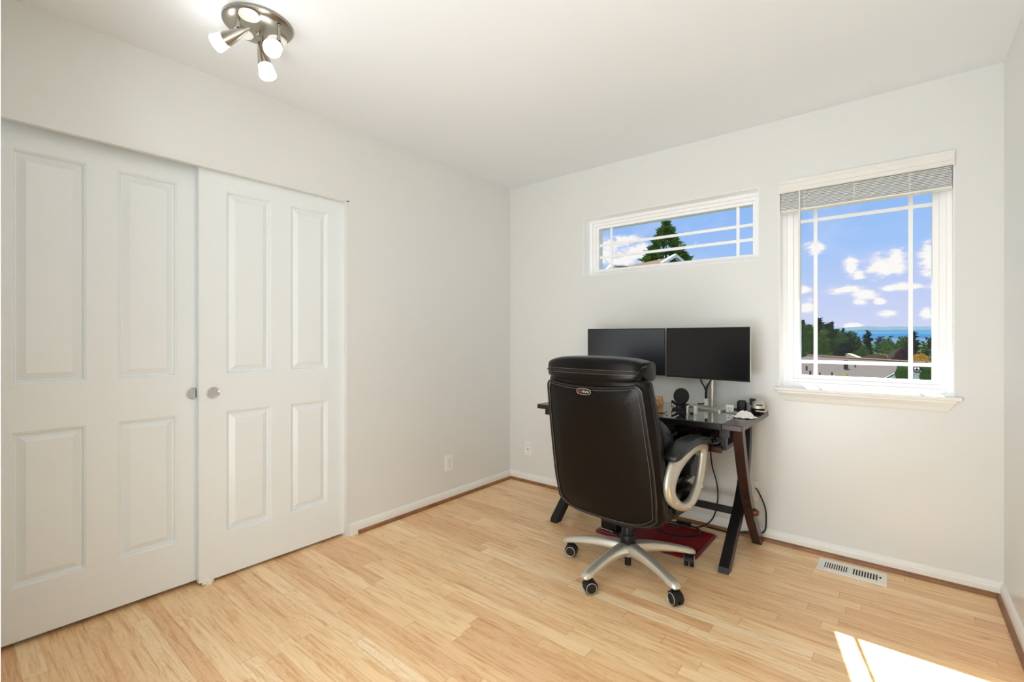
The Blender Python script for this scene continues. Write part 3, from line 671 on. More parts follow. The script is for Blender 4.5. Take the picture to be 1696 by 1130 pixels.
for k, (pts, lb) in enumerate((([(1.38,-.33,kt+.010),(1.42,-.33,.69),(1.50,-.34,.722),(1.57,-.34,.695),(1.62,-.35,.66),(1.64,-.36,kt+.012)], 'thin black cable arched under the desk glass'),
                               ([(1.655,-.33,DZ-.035),(1.655,-.335,.69),(1.672,-.345,.65),(1.69,-.35,kt+.012)], 'short black cable dropping to the mouse pad shelf, left one'),
                               ([(1.768,-.34,DZ-.035),(1.765,-.345,.68),(1.765,-.35,.64),(1.755,-.36,kt+.012)], 'short black cable dropping to the mouse pad shelf, right one'))):
    cable('desk_cable', pts, .0040, 'black', lb)

# ------------------------------------------------------------------ office chair
CH_ = thing('office_chair', 'high-backed dark brown leather office chair with silver arms and five-star base', 'chair', (1.475,-.845,0), math.radians(-4))
def lerp(a, b, t): return a + (b-a)*t
def interp(tab, z):
    for (z0, *a), (z1, *b) in zip(tab, tab[1:]):
        if z <= z1: t = max(0, (z-z0)/(z1-z0)); return [lerp(p, q, t) for p, q in zip(a, b)]
    return list(tab[-1][1:])
# back body: z, half width, rear y, thickness
BX = -.013
BT = [(.315,.205,-.205,.050),(.335,.255,-.215,.085),(.37,.275,-.222,.105),(.48,.283,-.245,.115),(.62,.282,-.270,.120),(.75,.275,-.297,.120),(.88,.268,-.322,.115),(.96,.262,-.338,.110),(.985,.259,-.342,.104),(.998,.250,-.340,.095)]
def back_ring(z, k=44):
    hw, yr, th = interp(BT, z); hw += .012
    out = []
    for (x, y) in se(0, 0, hw, th/2, 3.4, k):
        out.append((x+BX, yr + th/2 + y + .030*(x/hw)**2*1.0, z))
    return out
zs = [.315,.322,.335,.350,.37] + [.37 + .59*i/18 for i in range(1,19)] + [.972,.985,.992,.998]
mb = MB(); mb.loft([back_ring(z) for z in zs]); obj('backrest', mb, 'leather', CH_, smooth=True, angle=70)
# flat rear panel of the back with rounded corners and piping
def rear_pt(x, z, out=.004):
    hw, yr, th = interp(BT, z); hw += .012; return Vector((x+BX, yr - out + .030*(x/hw)**2, z))
def outline(z0, z1, ins_, k=10):
    pts = []
    w = lambda z: interp(BT, z)[0] + .012 - ins_
    rc = .035
    # right side up, top right to left, left side down, bottom left to right (bottom sags)
    for i in range(k+1): z = lerp(z0+rc*1.4, z1-rc, i/k); pts.append((w(z), z))
    for i in range(1,6): a = i/6*PI/2; pts.append((w(z1-rc)-rc+rc*math.cos(a), z1-rc+rc*math.sin(a)))
    for i in range(k+1): x = lerp(w(z1-rc)-rc, -(w(z1-rc)-rc), i/k); pts.append((x, z1 - .020*(1-(x/(w(z1-rc)))**2)))
    for i in range(1,6): a = PI/2 + i/6*PI/2; pts.append((-(w(z1-rc)-rc)+rc*math.cos(a), z1-rc+rc*math.sin(a)))
    for i in range(k+1): z = lerp(z1-rc, z0+rc*1.4, i/k); pts.append((-w(z), z))
    W0 = w(z0+rc*1.4)
    for i in range(1,18):
        x = -W0*math.cos(PI*i/18); xx = abs(x)/W0; pts.append((x, z0 + rc*1.4*(xx**6) ))
    return pts
ol = outline(.325, .975, .026)
def panel_mesh(ol, depth, nin=7):
    rings = []; cxm, czm = 0.0, .65
    for j in range(nin+1):
        s_ = 1 - j/ (nin+.6)
        ring = []
        for (x, z) in ol:
            xx, zz = x*s_, czm + (z-czm)*s_
            o_ = depth if j else .0005
            ring.append(tuple(rear_pt(xx, zz, o_)))
        rings.append(ring)
    return rings
mb = MB(); mb.loft(panel_mesh(ol, .009), caps=False); n0 = len(ol); mb.f.append(tuple(len(mb.v)-n0+i for i in range(n0)))
rp = obj('rear_panel', mb, 'leather', CH_, smooth=True, angle=70)
pp = [rear_pt(x, z, .004) for x, z in outline(.322, .978, .020)]
obj('piping', MB().tube(pp, .0050, 8, closed=True), 'leatherb', rp, smooth=True)
def stitches(paths, name, par, r=.0011, step=.008):
    mb = MB()
    for P in paths:
        P = [Vector(p) for p in P]; acc = 0; 
        for a, b in zip(P, P[1:]):
            L_ = (b-a).length; nn = max(1, int(L_/step)); d = (b-a)/nn
            for i in range(nn):
                p = a + d*i; mb.tube([p, p + d*.62], r, 4)
    return obj(name, mb, 'stitch', par)
sp = [rear_pt(x, z, .0098) for x, z in outline(.331, .966, .034)]; stitches([sp + [sp[0]]], 'stitching', rp)
# side seams along the bolsters
for s in (-1, 1):
    P = []
    for i in range(16):
        z = lerp(.36,.97,i/15); hw, yr, th = interp(BT, z); P.append((s*(hw+.008)+BX, yr+th*.33+.030, z))
    obj('side_seam', MB().tube(P, .0032, 6), 'leatherb', CH_, smooth=True)
# headrest roll
HT = []
for i in range(17):
    x = lerp(-.249,.249,i/16); e = 1-abs((i-8)/8)**7
    HT.append((x, max(e,.12)))
mb = MB(); rings = []
for x, e in HT:
    ring = []
    for (a, b) in se(0, 0, .088*(.86+.14*e), .054*(.75+.25*e), 3.8, 36):
        arch = .012*(1-(x/.27)**2)
        ring.append((x-.018, -.262 + a + .03*(x/.27)**2 - (.0 if b < 0 else b*.0), 1.034 + b + arch*(1 if b > 0 else -.6)))
    rings.append(ring)
mb.loft(rings); hr = obj('headrest', mb, 'leather', CH_, smooth=True, angle=70)
P1 = []; P2 = []
for i in range(21):
    x = lerp(-.245,.245,i/20); P1.append((x-.018, -.350 + .03*(x/.27)**2, 1.031)); P2.append((x-.018, -.3505 + .03*(x/.27)**2, 1.040))
obj('headrest_piping', MB().tube(P1 + [(.229,-.29,1.055),(.2315,-.25,1.062)], .0030, 6), 'leatherb', hr, smooth=True)
stitches([P2], 'stitching', hr); stitches([[(p[0], p[1], 1.022) for p in P1]], 'stitching', hr)
# front cushions of the back
mb = MB(); rings = []
for z, y, rx, ry in ((.50,-.13,.22,.06),(.54,-.10,.245,.095),(.60,-.085,.262,.118),(.68,-.085,.268,.125),(.75,-.110,.262,.112),(.80,-.145,.245,.080),(.83,-.175,.22,.05)):
    rings.append([(a, y+b, z) for a, b in se(0,0,rx,ry,3.2,36)])
mb.loft(rings); obj('lumbar_cushion', mb, 'leather', CH_, smooth=True, angle=70)
mb = MB(); rings = []
for z, y, rx, ry in ((.80,-.19,.225,.05),(.84,-.185,.24,.07),(.90,-.20,.24,.07),(.95,-.215,.232,.06),(.98,-.225,.21,.04)):
    rings.append([(a, y+b, z) for a, b in se(0,0,rx,ry,2.7,30)])
mb.loft(rings); obj('shoulder_cushion', mb, 'leather', CH_, smooth=True, angle=70)
# badge
def bp(x, z, o_): return rear_pt(x, z, o_)
bx, bz = -.020, .937
mb = MB(); P = [bp(bx+a, bz+b, .0125) for a, b in se(0,0,.0385,.0135,2.8,32)]; mb.tube(P, .0018, 6, closed=True); bd = obj('badge', mb, 'chrome', CH_, smooth=True)
mb = MB(); mb.loft([[tuple(bp(bx+a, bz+b, .0090)) for a, b in se(0,0,.038,.013,2.8,32)],[tuple(bp(bx+a, bz+b, .0118)) for a, b in se(0,0,.037,.0125,2.8,32)]]); obj('badge_plate', mb, 'black', bd)
def strokes(segs, name, mat, r):
    mb = MB()
    for P in segs: mb.tube([bp(bx+x, bz+z, .0125) for x, z in P], r, 5)
    obj(name, mb, mat, bd)
strokes([[(-.031,-.004),(-.031,.004),(-.027,.004),(-.027,-.004)],[(-.027,.004),(-.023,.004),(-.023,-.004)],[(-.019,.004),(-.016,-.003)],[(-.012,.004),(-.017,-.008)]], 'badge_lettering', 'labelred', .0011)
strokes([[(-.008,.003),(-.008,-.004),(-.003,-.004),(-.003,.003)],[(.0005,.006),(.0005,-.004)],[(-.002,.003),(.003,.003)],[(.006,-.004),(.006,.003),(.010,.003),(.010,-.004),(.006,-.004)],[(.014,-.004),(.014,.003),(.018,.003),(.018,-.004)],[(.018,.003),(.022,.003),(.022,-.004)],[(.026,.003),(.026,-.004),(.030,-.004)]], 'badge_lettering', 'labelgrey', .0011)
# seat: two stacked rolls
def roll(y0, y1, zc, rx, rz, nm, front=.0):
    mb = MB(); rings = []
    for i in range(13):
        t_ = i/12; y = lerp(y0, y1, t_); e = (1-abs(2*t_-1)**5)**.5 if 0 < i < 12 else .25
        rings.append([(a*(.86+.14*e), y, zc + b*(.45+.55*e) - front*max(0,t_-.7)*.3) for a, b in se(0,0,rx,rz,2.8,32)])
    mb.loft(rings); return obj(nm, mb, 'leather', CH_, smooth=True, angle=70)
roll(-.17,.28,.385,.268,.100,'seat', .1); roll(-.16,.27,.495,.250,.048,'seat_cushion', .1)
obj('seat_pan', MB().box((-.17,-.12,.292),(.17,.20,.312)), 'black', CH_, bevel=.01)
# armrests
OUT = [(-.130,.640),(-.180,.585),(-.196,.520),(-.165,.455),(-.080,.402),(.010,.374),(.085,.377),(.160,.412),(.215,.470),(.246,.540),(.262,.610),(.268,.640),(.235,.662),(.15,.676),(.05,.672),(-.04,.658)]
INN = [(-.070,.560),(-.105,.522),(-.112,.492),(-.090,.466),(-.045,.432),(.010,.418),(.065,.424),(.110,.450),(.150,.492),(.175,.545),(.192,.595),(.192,.618),(.165,.632),(.10,.628),(.04,.612),(-.02,.590)]
for s in (-1, 1):
    xo = .292 if s > 0 else -.318; hwid = .019
    O = [Vector((0,a,b)) for a, b in OUT]; I = [Vector((0,a,b)) for a, b in INN]
    O = smoothpath(O, 4, True); I = smoothpath(I, 4, True)
    rings = []
    for o_, i_ in zip(O, I):
        c = (o_+i_)/2; h = (o_-i_)/2; ring = []
        for (a, b) in se(0,0,1,1,2.6,16): ring.append((xo + a*hwid, c.y + h.y*b, c.z + h.z*b))
        rings.append(ring)
    mb = MB(); mb.loft(rings, closed=True); af = obj('armrest', mb, 'silver', CH_, smooth=True, angle=60)
    mb = MB(); rings = []
    for y, z, rx, rz in ((-.150,.646,.020,.008),(-.144,.648,.036,.015),(-.12,.657,.043,.020),(-.06,.674,.045,.022),(.02,.687,.045,.022),(.10,.690,.044,.021),(.18,.682,.042,.020),(.24,.667,.038,.017),(.268,.656,.030,.012),(.275,.652,.014,.006)):
        rings.append([(xo+a, y, z+b) for a, b in se(0,0,rx,rz,3.0,24)])
    mb.loft(rings); pd = obj('arm_pad', mb, 'leatherb', af, smooth=True, angle=70)
    for sg in (-1, 1):
        P = [(xo+sg*.034, y, z) for y, z in ((-.13,.667),(-.06,.690),(.02,.7045),(.10,.706),(.18,.697),(.245,.678))]
        stitches([smoothpath(P,5)], 'stitching', pd, .0009, .007)
    mb = MB(); mb.box((xo-s*.045,.10,.50),(xo-s*.0,.175,.60)) if False else mb.prism([(.09,.52),(.145,.505),(.175,.55),(.185,.60),(.150,.615),(.120,.585),(.10,.575)], 'x', min(xo-s*.055,xo-s*.005), max(xo-s*.055,xo-s*.005)); obj('arm_hinge', mb, 'black', af, bevel=.004)
    mb = MB(); mb.box((min(xo-s*.05,xo-s*.012),-.05,.365),(max(xo-s*.05,xo-s*.012),.10,.40)); obj('arm_bracket', mb, 'black', af, bevel=.004)
    for (y, z) in ((-.150,.52),(-.12,.445),(.02,.396),(.165,.455)):
        obj('arm_screw', MB().cyl((xo+s*.017,y,z),(xo+s*.0205,y,z),.0062,n=14), 'chrome', af, smooth=True)
# mechanism, column, base
obj('tilt_mechanism', MB().box((-.09,-.12,.262),(.09,.10,.296)), 'black', CH_, bevel=.01)
obj('tilt_lever', MB().tube([(.08,.02,.28),(.20,.03,.285),(.25,.03,.28)], [.005,.005,.008], 8), 'black', CH_, smooth=True)
mb = MB(); mb.lathe([(.024,.264),(.024,.235),(.0265,.232),(.0285,.225),(.030,.19),(.034,.186),(.037,.176),(.0375,.135),(.034,.130)], 32); obj('gas_column', mb, 'black', CH_, smooth=True)
obj('column_stub', MB().cyl((0,0,.10),(0,0,.030),.0165,n=20), 'black', CH_, smooth=True)
mb = MB(); mb.lathe([(.018,.082),(.045,.086),(.050,.10),(.048,.125),(.041,.136),(.034,.137)], 32); obj('base_hub', mb, 'silver', CH_, smooth=True)
SW = [(.35,), (.9,), (-.5,), (1.9,), (4.5,)]
for i in range(5):
    a = math.radians(189 + 72*i + 4); c, s_ = math.cos(a), math.sin(a)
    rings = []
    for r, z, wx, wz in ((.022,.116,.038,.030),(.06,.122,.036,.030),(.12,.121,.031,.026),(.18,.115,.028,.0225),(.24,.106,.027,.0190),(.29,.096,.028,.0165),(.328,.087,.0285,.0150),(.350,.082,.023,.0110),(.356,.081,.012,.005)):
        ring = []
        for (p, q) in se(0,0,wx,wz,2.5,20):
            pinch = 1.0 if q < 0 else .82
            ring.append((r*c - p*pinch*s_, r*s_ + p*pinch*c, z+q))
        rings.append(ring)
    lg = obj('base_leg', MB().loft(rings), 'silver', CH_, smooth=True, angle=70)
    ca_, sa_ = .325*c, .325*s_; d = SW[i][0]; R3 = Matrix.Translation((ca_, sa_, 0)) @ Matrix.Rotation(d,4,'Z')
    mb = MB(); mb.lathe([(.009,.072),(.009,.060),(.013,.058),(.013,.050)], 16, Matrix.Translation((ca_,sa_,0)))
    # hood above the wheels
    arc = [(.026+.0335*math.cos(t_), .031+.0335*math.sin(t_)) for t_ in [PI*k/10*.95 for k in range(11)]]
    arc2 = [(.026+.0295*math.cos(t_), .031+.0295*math.sin(t_)) for t_ in [PI*k/10*.95 for k in range(11)]][::-1]
    cst = obj('caster', mb, 'black', CH_, smooth=True)
    hd_ = MB(); hd_.loft([[R3 @ Vector((p[0]-.012, y, p[1])) for p in arc + arc2] for y in (-.020,.020)]); obj('caster_hood', hd_, 'black', cst, bevel=.001)
    for y in (-1, 1):
        mtw = R3 @ Matrix.Translation((.014, y*.0145, .031)) @ Matrix.Rotation(-y*PI/2,4,'X')
        mb = MB(); mb.lathe([(.001,-.010),(.027,-.010),(.0305,-.007),(.0308,0),(.0305,.006),(.028,.0095),(.024,.010),(.001,.0085)], 28, mtw); wh = obj('wheel', mb, 'rubber', cst, smooth=True)
        mb = MB(); mb.tube([mtw @ Vector((.0245*math.cos(2*PI*q_/28), .0245*math.sin(2*PI*q_/28), .0102)) for q_ in range(28)], .0016, 6, closed=True); obj('wheel_ring', mb, 'silver', cst, smooth=True)
# ------------------------------------------------------------------ outside
def at(px, py, t): return CAM + ray(px, py)*t     # a point t metres out along the view
rt = random.Random(11)
struct('ground', MB().box((-400,4,-8.4),(400,900,-8.0)), 'ground')
struct('garden', MB().box((-60,3,-3.4),(60,30,-3.2)), 'ground')
# sea, near shore and far island as real slabs of land and water
struct('sea', MB().box((-9000,900,-40),(9000,9000,-38)), 'sea')
def hills(name, y, prof, thick, mat):
    mb = MB(); n = 120; xs = [prof[0][0] + (prof[-1][0]-prof[0][0])*i/n for i in range(n+1)]
    def hgt(x):
        for (a, h), (b, k) in zip(prof, prof[1:]):
            if x <= b: return lerp(h, k, (x-a)/(b-a))
        return prof[-1][1]
    r1 = [(x, y, hgt(x)*.45+(-38)*.55) for x in xs]; 
    rows = [[(x, y - thick, -39) for x in xs], [(x, y - thick*.6, -39 + (hgt(x)+39)*.72 + rt.uniform(-1,1)*.02*thick/50) for x in xs], [(x, y, hgt(x)) for x in xs], [(x, y + thick, -39) for x in xs]]
    vs = [p for r in rows for p in r]; fs = []
    for j in range(3):
        for i in range(n): fs.append((j*(n+1)+i, j*(n+1)+i+1, (j+1)*(n+1)+i+1, (j+1)*(n+1)+i))
    mb.add(vs, fs); return struct(name, mb, mat)
def at_y(px, py, y): r = ray(px, py); return CAM + r*((y-CAM.y)/r.y)
hp = [(1290,546),(1330,548),(1375,546),(1386,543),(1400,542.5),(1420,541.5),(1433,540.2),(1450,541.2),(1465,541.8),(1480,540.6),(1500,541.2),(1525,541),(1560,540),(1620,541.5)]
hills('far_hills', 9000, [(at_y(px, py, 9000).x, at_y(px, py, 9000).z) for px, py in hp], 700, 'hillfar')
hp = [(1360,549.5),(1400,550),(1440,549.8),(1480,549.2),(1520,549),(1600,549.3)]
hills('island_shore', 7000, [(at_y(px, py, 7000).x, at_y(px, py, 7000).z) for px, py in hp], 400, 'island')
hp = [(1250,562),(1400,561.4),(1440,561.2),(1480,560.6),(1500,561),(1540,560.6),(1600,561)]
hills('near_shore', 1500, [(at_y(px, py, 1500).x, at_y(px, py, 1500).z) for px, py in hp], 400, 'hillnear')

def tufts(mb, pts, size, droop=0.0, rr=rt):
    for p, out in pts:
        d = Vector(out).normalized() if Vector(out).length > 0 else Vector((0,0,1))
        d = (d + Vector((rr.uniform(-.5,.5), rr.uniform(-.5,.5), rr.uniform(-.4,.5)-droop))).normalized()
        u = d.orthogonal().normalized(); u.rotate(Matrix.Rotation(rr.uniform(0,6.28),3,d)); s_ = size*rr.uniform(.6,1.3); w = d.cross(u)
        p = Vector(p); a = p - d*s_*.35
        mb.add([a + u*s_*.42, a - u*s_*.42, p + d*s_, a + w*s_*.4, a - w*s_*.4], [(0,1,2),(3,4,2)])
def conifer(base, h, r, mat, label, n=700, name='conifer_tree', size=None, group=None, power=1.0, trunk=True):
    t = thing(name, label, 'tree', base, 0, group); mb = MB(); pts = []; size = size or h*.055
    tiers = max(8, int(h/ (h*.055)))
    for i in range(n):
        q = rt.random()**.62; z = h*(1-q*.90); ti = (z/h*tiers) % 1
        rr = r*(q**power)*(.72+.38*(1-ti)); a = rt.uniform(0, 2*PI); k = rt.uniform(.35,1.0)**.4
        pts.append(((rr*k*math.cos(a), rr*k*math.sin(a), z - rr*k*.15), (math.cos(a), math.sin(a), .15)))
    tufts(mb, pts, size); mb.tube([(0,0,h*.90),(0,0,h*1.0)], [h*.012,.004], 5)
    obj('foliage', mb, mat, t)
    obj('trunk', MB().tube([(0,0,0),(0,0,h*.95)], [h*.022,.01], 7), 'bark', t)
    return t
def broadleaf(base, h, r, mat, label, n=600, name='leafy_tree', size=None, group=None, cz=.6, sz=.42, cat='tree'):
    t = thing(name, label, cat, base, 0, group); mb = MB(); pts = []; size = size or r*.22
    lobes = [(rt.uniform(-.4,.4)*r, rt.uniform(-.4,.4)*r, h*cz + rt.uniform(-.4,.5)*h*sz, rt.uniform(.45,.75)) for _ in range(7)] + [(0,0,h*cz,.9)]
    for i in range(n):
        lx, ly, lz, ls = lobes[i % len(lobes)]
        a = rt.uniform(0,2*PI); b = math.asin(rt.uniform(-.8,1)); d = Vector((math.cos(a)*math.cos(b), math.sin(a)*math.cos(b), math.sin(b)))
        k = rt.uniform(.75,1.0)
        pts.append(((lx+d.x*r*ls*k, ly+d.y*r*ls*k, lz+d.z*h*sz*ls*k), d))
    tufts(mb, pts, size); obj('foliage', mb, mat, t)
    obj('trunk', MB().tube([(0,0,0),(0,0,h*cz)], [h*.03,h*.015], 7), 'bark', t)
    return t
def tree_px(fn, px, pytop, t, wpx, mat, label, floor_z=-8.0, **kw):
    top = at(px, pytop, t); sc_ = t/FPX; h = top.z - floor_z
    return fn(Vector((top.x, top.y, floor_z)), h, wpx*sc_/2, mat, label, **kw)

# neighbour's house: low hipped shingle roof seen from above, gable end on the right
nh = thing('neighbour_house', 'neighbouring house with a wide grey-brown shingle roof below the tall window', 'house', (1.0,30,-3.2)); V0 = Vector((1.0,30,-3.2))
def hobj(par, v0, name, mb, mat, **kw):
    mb.v = [tuple(Vector(p) - v0) for p in mb.v]; return obj(name, mb, mat, par, **kw)
RL = at(1338,589.5,44.0); RL.z = -.50; 
def onz(px, py, z): r = ray(px, py); return CAM + r*((z-CAM.z)/r.z)
RL = onz(1338,589.5,-.35); RR = onz(1560,604,-.35); EL = onz(1316,604,-1.45); E1 = onz(1300,621,-1.35)
NR = (RR-RL).cross(E1-RL)
def onroof(px, py): r = ray(px, py); return CAM + r*((RL-CAM).dot(NR)/r.dot(NR))
E2 = onroof(1462,629.5); GT = onroof(1490,615.5)
th_ = Vector((0,0,-.12))
mb = MB()
quad = [RL, RR, onroof(1560,611), GT, E2, E1]
mb.loft([quad, [p+th_ for p in quad]]); 
hip = [RL, E1, EL + Vector((-1.5,2,0))]; mb.loft([hip, [p+th_ for p in hip]])
hobj(nh, V0, 'roof', mb, 'shingle')
mb = MB(); d = (RR-RL).normalized(); mb.tube([RL+Vector((0,0,.02)), RR+Vector((0,0,.02))], .10, 6); hobj(nh, V0, 'ridge_cap', mb, 'shingle2')
mb = MB(); mb.tube([E2+Vector((0,-.05,-.10)), GT+Vector((0,-.05,-.10))], .09, 4); hobj(nh, V0, 'white_fascia', mb, 'housewhite')
mb = MB(); mb.tube([E2+Vector((0,-.06,.02)), GT+Vector((0,-.06,.02))], .045, 4); hobj(nh, V0, 'dark_gutter', mb, 'black')
mb = MB(); mb.tube([E1+Vector((0,-.05,-.05)), E2+Vector((0,-.05,-.05))], .07, 6); hobj(nh, V0, 'eave_gutter', mb, 'black')
wallp = [E1+Vector((.2,.4,-.3)), E2+Vector((-.1,.4,-.3)), GT+Vector((-.1,.4,-.3)), RR+Vector((-.2,.2,-.4))]
base = [Vector((p.x,p.y,-3.2)) for p in wallp]
mb = MB(); mb.add([tuple(p) for p in wallp+base], [(0,1,5,4),(1,2,6,5),(2,3,7,6)]); hobj(nh, V0, 'house_wall', mb, 'siding')
for px, py, s_ in ((1401,611,.34),(1396,604,.0),(1416.5,608.5,.10),(1336,613,.16),(1342,621,.15),(1358,623,.12),(1378,622.5,.12)):
    if s_ == 0: continue
    # point on the roof plane under that direction
    P = onroof(px, py)
    hobj(nh, V0, 'roof_stub', MB().tube([P+Vector((0,0,-.1)), P+Vector((0,0,s_*1.6)), P+Vector((0,0,s_*1.6+.03))], [s_*.35,s_*.35,s_*.5], 8), 'black')  # black stubs stand in for dark reflections over the roof
# grey sided gable with a round ornament between two clipped evergreen columns
A0 = at(1508,606,23.5); A1 = at(1560,606,22.5)
nw = thing('garden_shed', 'grey lap-sided shed wall between two clipped dark green hedge columns', 'shed', (A0.x, A0.y, -3.2)); V1 = Vector((A0.x, A0.y, -3.2))
mb = MB(); dxy = (A1-A0); dxy.z = 0; nrm = Vector((-dxy.y, dxy.x, 0)).normalized()
zt = A0.z - .12; k = 14
for i in range(k):
    z = zt - i*.16; a = Vector((A0.x,A0.y,z)); b = Vector((A1.x,A1.y,z))
    mb.loft([[a, a+nrm*.3, a+nrm*.3-Vector((0,0,.16)), a-nrm*.03-Vector((0,0,.16))], [b, b+nrm*.3, b+nrm*.3-Vector((0,0,.16)), b-nrm*.03-Vector((0,0,.16))]])
hobj(nw, V1, 'lap_siding', mb, 'siding')
oc = at(1518.5,611.5,23.1); om = MB(); om.tube([oc + Vector((.13*math.cos(a), 0, .17*math.sin(a))) for a in [2*PI*i/16 for i in range(16)]], .03, 6, closed=True); om.cyl(oc+Vector((0,-.02,-.02)), oc+Vector((0,.02,-.02)), .06, n=12); om.tube([oc+Vector((0,0,-.17)), oc+Vector((0,0,.22))], .018, 5)
hobj(nw, V1, 'round_ornament', om, 'black')
def column(px0, px1, py, t, label):
    c = at((px0+px1)/2, py, t); r = (px1-px0)/2*t/FPX; tr2 = thing('evergreen_column', label, 'hedge', (c.x, c.y, -3.2)); h = c.z+3.2
    mb = MB(); pts = []
    for i in range(900):
        a = rt.uniform(0,2*PI); z = rt.uniform(.1,1)*h; rr = r*(1 if z < h*.8 else (1-((z/h-.8)/.2)**2*.6)); pts.append(((rr*.9*math.cos(a), rr*.9*math.sin(a), z), (math.cos(a)*.5, math.sin(a)*.5, 1)))
    tufts(mb, pts, .16); mb.tube([(0,0,.1),(0,0,h*.97)], r*.8, 10); obj('foliage', mb, 'hedge', tr2)
    obj('trunk', MB().tube([(0,0,0),(0,0,.4)], .05, 6), 'bark', tr2)
column(1487, 1508, 603, 20.5, 'clipped dark green evergreen column left of the grey shed wall')
column(1528, 1552, 604, 20.5, 'clipped dark green evergreen column right of the grey shed wall')
tree_px(broadleaf, 1397, 619, 21, 24, 'yellow', 'small yellow-green bush top in front of the shingle roof', floor_z=-3.2, name='garden_bush', n=260, cz=.8, sz=.2, size=.16, cat='bush')
# far gardens
G = 'dark evergreens beyond the neighbouring roof'
for i, (px, py, t, w, mt_, lb) in enumerate(((1312,520,50,34,'fir','tall dark fir standing furthest left beyond the roof'),(1329,529,60,20,'firdark','dark fir at the left edge of the tall window glass'),(1341,536,46,22,'green','bright green fir second from the window edge'),
        (1357,526,68,26,'firdark','tallest dark fir beside the left window bar'),(1370,535,56,24,'fir','dark green fir right of the tallest fir'),(1377,534.5,80,22,'firdark','pointed dark fir right of the left window bar'),
        (1385,543,92,26,'fir','broad fir sloping down toward the sea view'),(1364,548,43.5,20,'lime','light green young fir in front of the tall dark firs'),(1348,545,41,26,'green','mid green fir in front of the tall dark firs'))):
    tree_px(conifer, px, py, t, w*1.5, mt_, lb, n=900, power=.85)
for px, py, t, w, mt_, lb in ((1392,551,62,28,'green','rounded green tree right of the firs'),(1404,552,72,26,'fir','dark rounded tree in the middle of the tree line'),(1413,556,82,26,'green','lower rounded tree near the small cone fir'),(1420,562,66,26,'fir','small rounded tree left of the cone-shaped fir'),(1428,572,50,28,'green','bushy tree at the foot of the cone-shaped fir'),
        (1470,571,62,30,'lime','light green rounded tree before the tall poplars'),(1482,578,50,26,'green','green bushy tree left of the plum-coloured tree'),(1462,583,54,16,'lime','small light green tree behind the brown roof'),(1494,560,58,24,'green','green tree behind the plum-coloured tree'),
        (1545,565,43,34,'fir','dark green tree at the right edge of the tall window glass'),(1375,582,48,40,'firdark','dark low tree directly above the roof ridge'),(1345,570,62,44,'fir','dark green tree mass directly behind the roof end'),(1405,575,58,40,'firdark','shady tree mass behind the cream roof')):
    tree_px(broadleaf, px, py-3, t, w, mt_, lb, n=800, cz=.72, sz=.30)
tree_px(conifer, 1437, 548.5, 60, 26, 'firdark', 'cone-shaped dark fir standing alone against the sea', n=700, power=.9)
tree_px(conifer, 1512, 548, 56, 34, 'firdark', 'wide-branched dark fir behind the right window bar', n=700, power=.9)
tree_px(conifer, 1500, 556, 60, 22, 'blueg', 'grey-green fir just left of the right window bar', n=500, power=.8)
for px, py, w, lb in ((1456,559,9,'slim dark poplar, leftmost of the poplars'),(1465,561,7,'slim poplar, second of the poplars'),(1469.5,560,7,'slim poplar, third of the poplars'),(1473.5,558,6,'slim poplar, rightmost of the poplars')):
    tree_px(conifer, px, py, 70+px%7*6, w*1.5, 'blueg', lb, n=350, power=.25, name='poplar_tree')
tree_px(broadleaf, 1500, 577, 36, 34, 'plum', 'plum-coloured leafy tree behind the right end of the roof', n=900, cz=.8, sz=.2, floor_z=-4)
tree_px(broadleaf, 1388, 585, 44, 30, 'plum', 'plum-coloured bush behind the roof ridge near the left window bar', n=600, cz=.85, sz=.12, floor_z=-6)
tree_px(broadleaf, 1524, 584, 33, 20, 'gold', 'golden yellow shrub right of the plum-coloured tree', n=500, cz=.85, sz=.16, floor_z=-4)
tree_px(broadleaf, 1533, 593, 31, 18, 'gold', 'lower golden yellow shrub beside the right window edge', n=400, cz=.85, sz=.16, floor_z=-4)
# distant roofs
def far_roof(name, pts, depth, mat, label):
    P = [onz_(px, py, t) for px, py, t in pts]; c = P[0]; t = thing(name, label, 'house', (c.x, c.y, -8)); v0 = Vector((c.x, c.y, -8))
    mb = MB(); mb.loft([P, [p + Vector((.2,depth,-.1)) for p in P]]); hobj(t, v0, 'roof', mb, mat)
    x0 = min(p.x for p in P)+.3; x1 = max(p.x for p in P)-.3; zb = min(p.z for p in P)
    mb = MB().box((x0, c.y+.3, -8), (x1, c.y+depth, zb-.05)); hobj(t, v0, 'house_wall', mb, 'siding'); return t
def onz_(px, py, t): return at(px, py, t)
far_roof('distant_house', [(1400,587,46),(1403,585.5,46),(1420,592,46),(1420,595,46),(1400,595,46)], 3, 'cream', 'cream roof of a house just beyond the shingle roof')
far_roof('distant_house', [(1425,593,44),(1437,588,44),(1452,586,44),(1466,588,44),(1472,597,44),(1425,597,44)], 3, 'shingle2', 'low brown roof of a house in the middle distance')
far_roof('distant_house', [(1471,594,42),(1471,586,42),(1478,580,42),(1488,577.5,42),(1490,596,42)], 3, 'shingle2', 'brown roof with a white edge beside the plum-coloured tree')
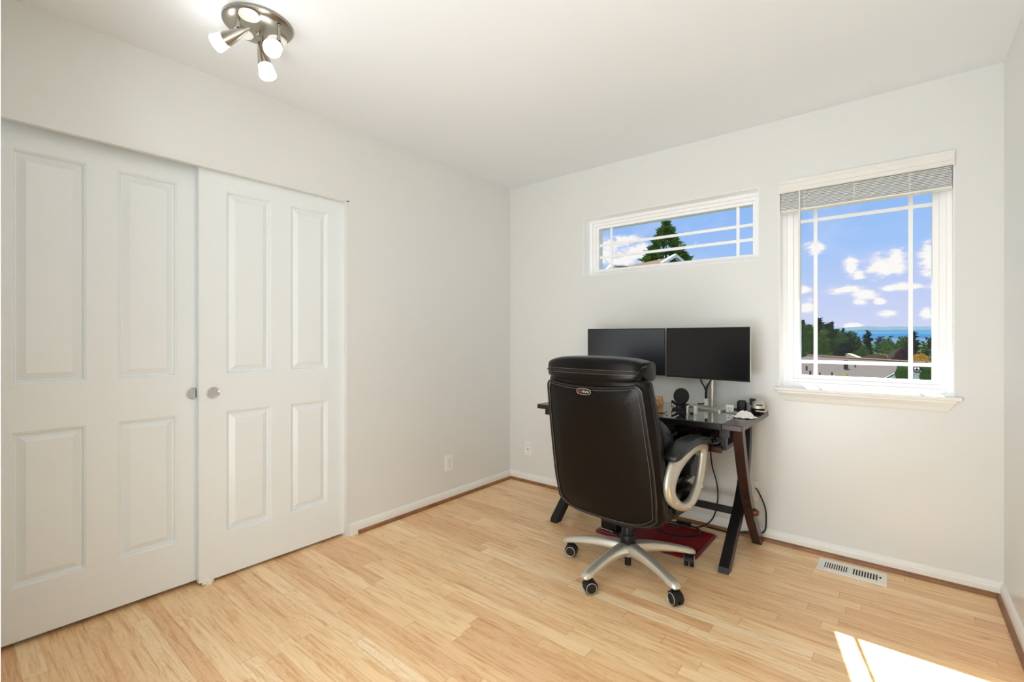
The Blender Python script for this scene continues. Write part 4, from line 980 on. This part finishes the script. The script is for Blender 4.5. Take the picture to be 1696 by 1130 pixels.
# uphill house and tree seen through the small high window
PK = at(1118,423.5,24.5); V2 = Vector((PK.x, PK.y, -3.2))
uh = thing('uphill_house', 'house with brown roof and pale blue gable seen through the small high window', 'house', V2)
def P_(px, py, t): return at(px, py, t)
gl, gr_ = P_(1096,437,23.6), P_(1136,438,25.2); bk = Vector((-1.6, 7.0, 0))
ridge_l = P_(1004,452,30)
mb = MB()
R0, R1_ = P_(1117,424.5,24.6), P_(1040,441,30)
E0, E1_ = P_(1094,437.5,23.5), P_(1000,462,27)
mb.loft([[R0,R1_,E1_,E0],[p+Vector((0,0,-.10)) for p in (R0,R1_,E1_,E0)]])
R2, R3_ = P_(1042,440.5,31), P_(1014,440,33); mb.loft([[R2,R3_,P_(1000,452,31),P_(1050,452,30)],[p+Vector((0,0,-.1)) for p in (R2,R3_,P_(1000,452,31),P_(1050,452,30))]])
hobj(uh, V2, 'roof', mb, 'shingle2')
mb = MB(); mb.tube([gl,PK,gr_], .11, 4); hobj(uh, V2, 'gable_trim', mb, 'housewhite')
mb = MB(); a, b, c = PK+Vector((.05,.25,-.1)), gl+Vector((.1,.25,-.1)), gr_+Vector((-.1,.25,-.1)); mb.loft([[a,b,Vector((b.x,b.y,3)),Vector((c.x,c.y,3)),c],[p+Vector((0,.2,0)) for p in (a,b,Vector((b.x,b.y,3)),Vector((c.x,c.y,3)),c)]]); hobj(uh, V2, 'gable_wall', mb, 'blue_trim')
q = [P_(1117,429.5,24.2), P_(1108,437,24.0), P_(1127,436,24.4)]; mb = MB(); mb.loft([q,[p+Vector((0,.05,0)) for p in q]]); hobj(uh, V2, 'gable_vent', mb, 'black')
mb = MB(); mb.tube([P_(1002,451,30),P_(1011,440.5,31.5),P_(1016,443,31.5)], .10, 4); hobj(uh, V2, 'left_gable_trim', mb, 'housewhite')
mb = MB().box((R1_.x-1, R0.y+.6, -3.2),(R0.x-.5, R0.y+6, R0.z-1.6)); hobj(uh, V2, 'house_wall', mb, 'blue_trim')
tree_px(conifer, 1103.5, 366, 46, 270, 'green', 'tall green conifer behind the pale blue gable in the high window', n=7000, power=.9, floor_z=-3.2, size=.42)
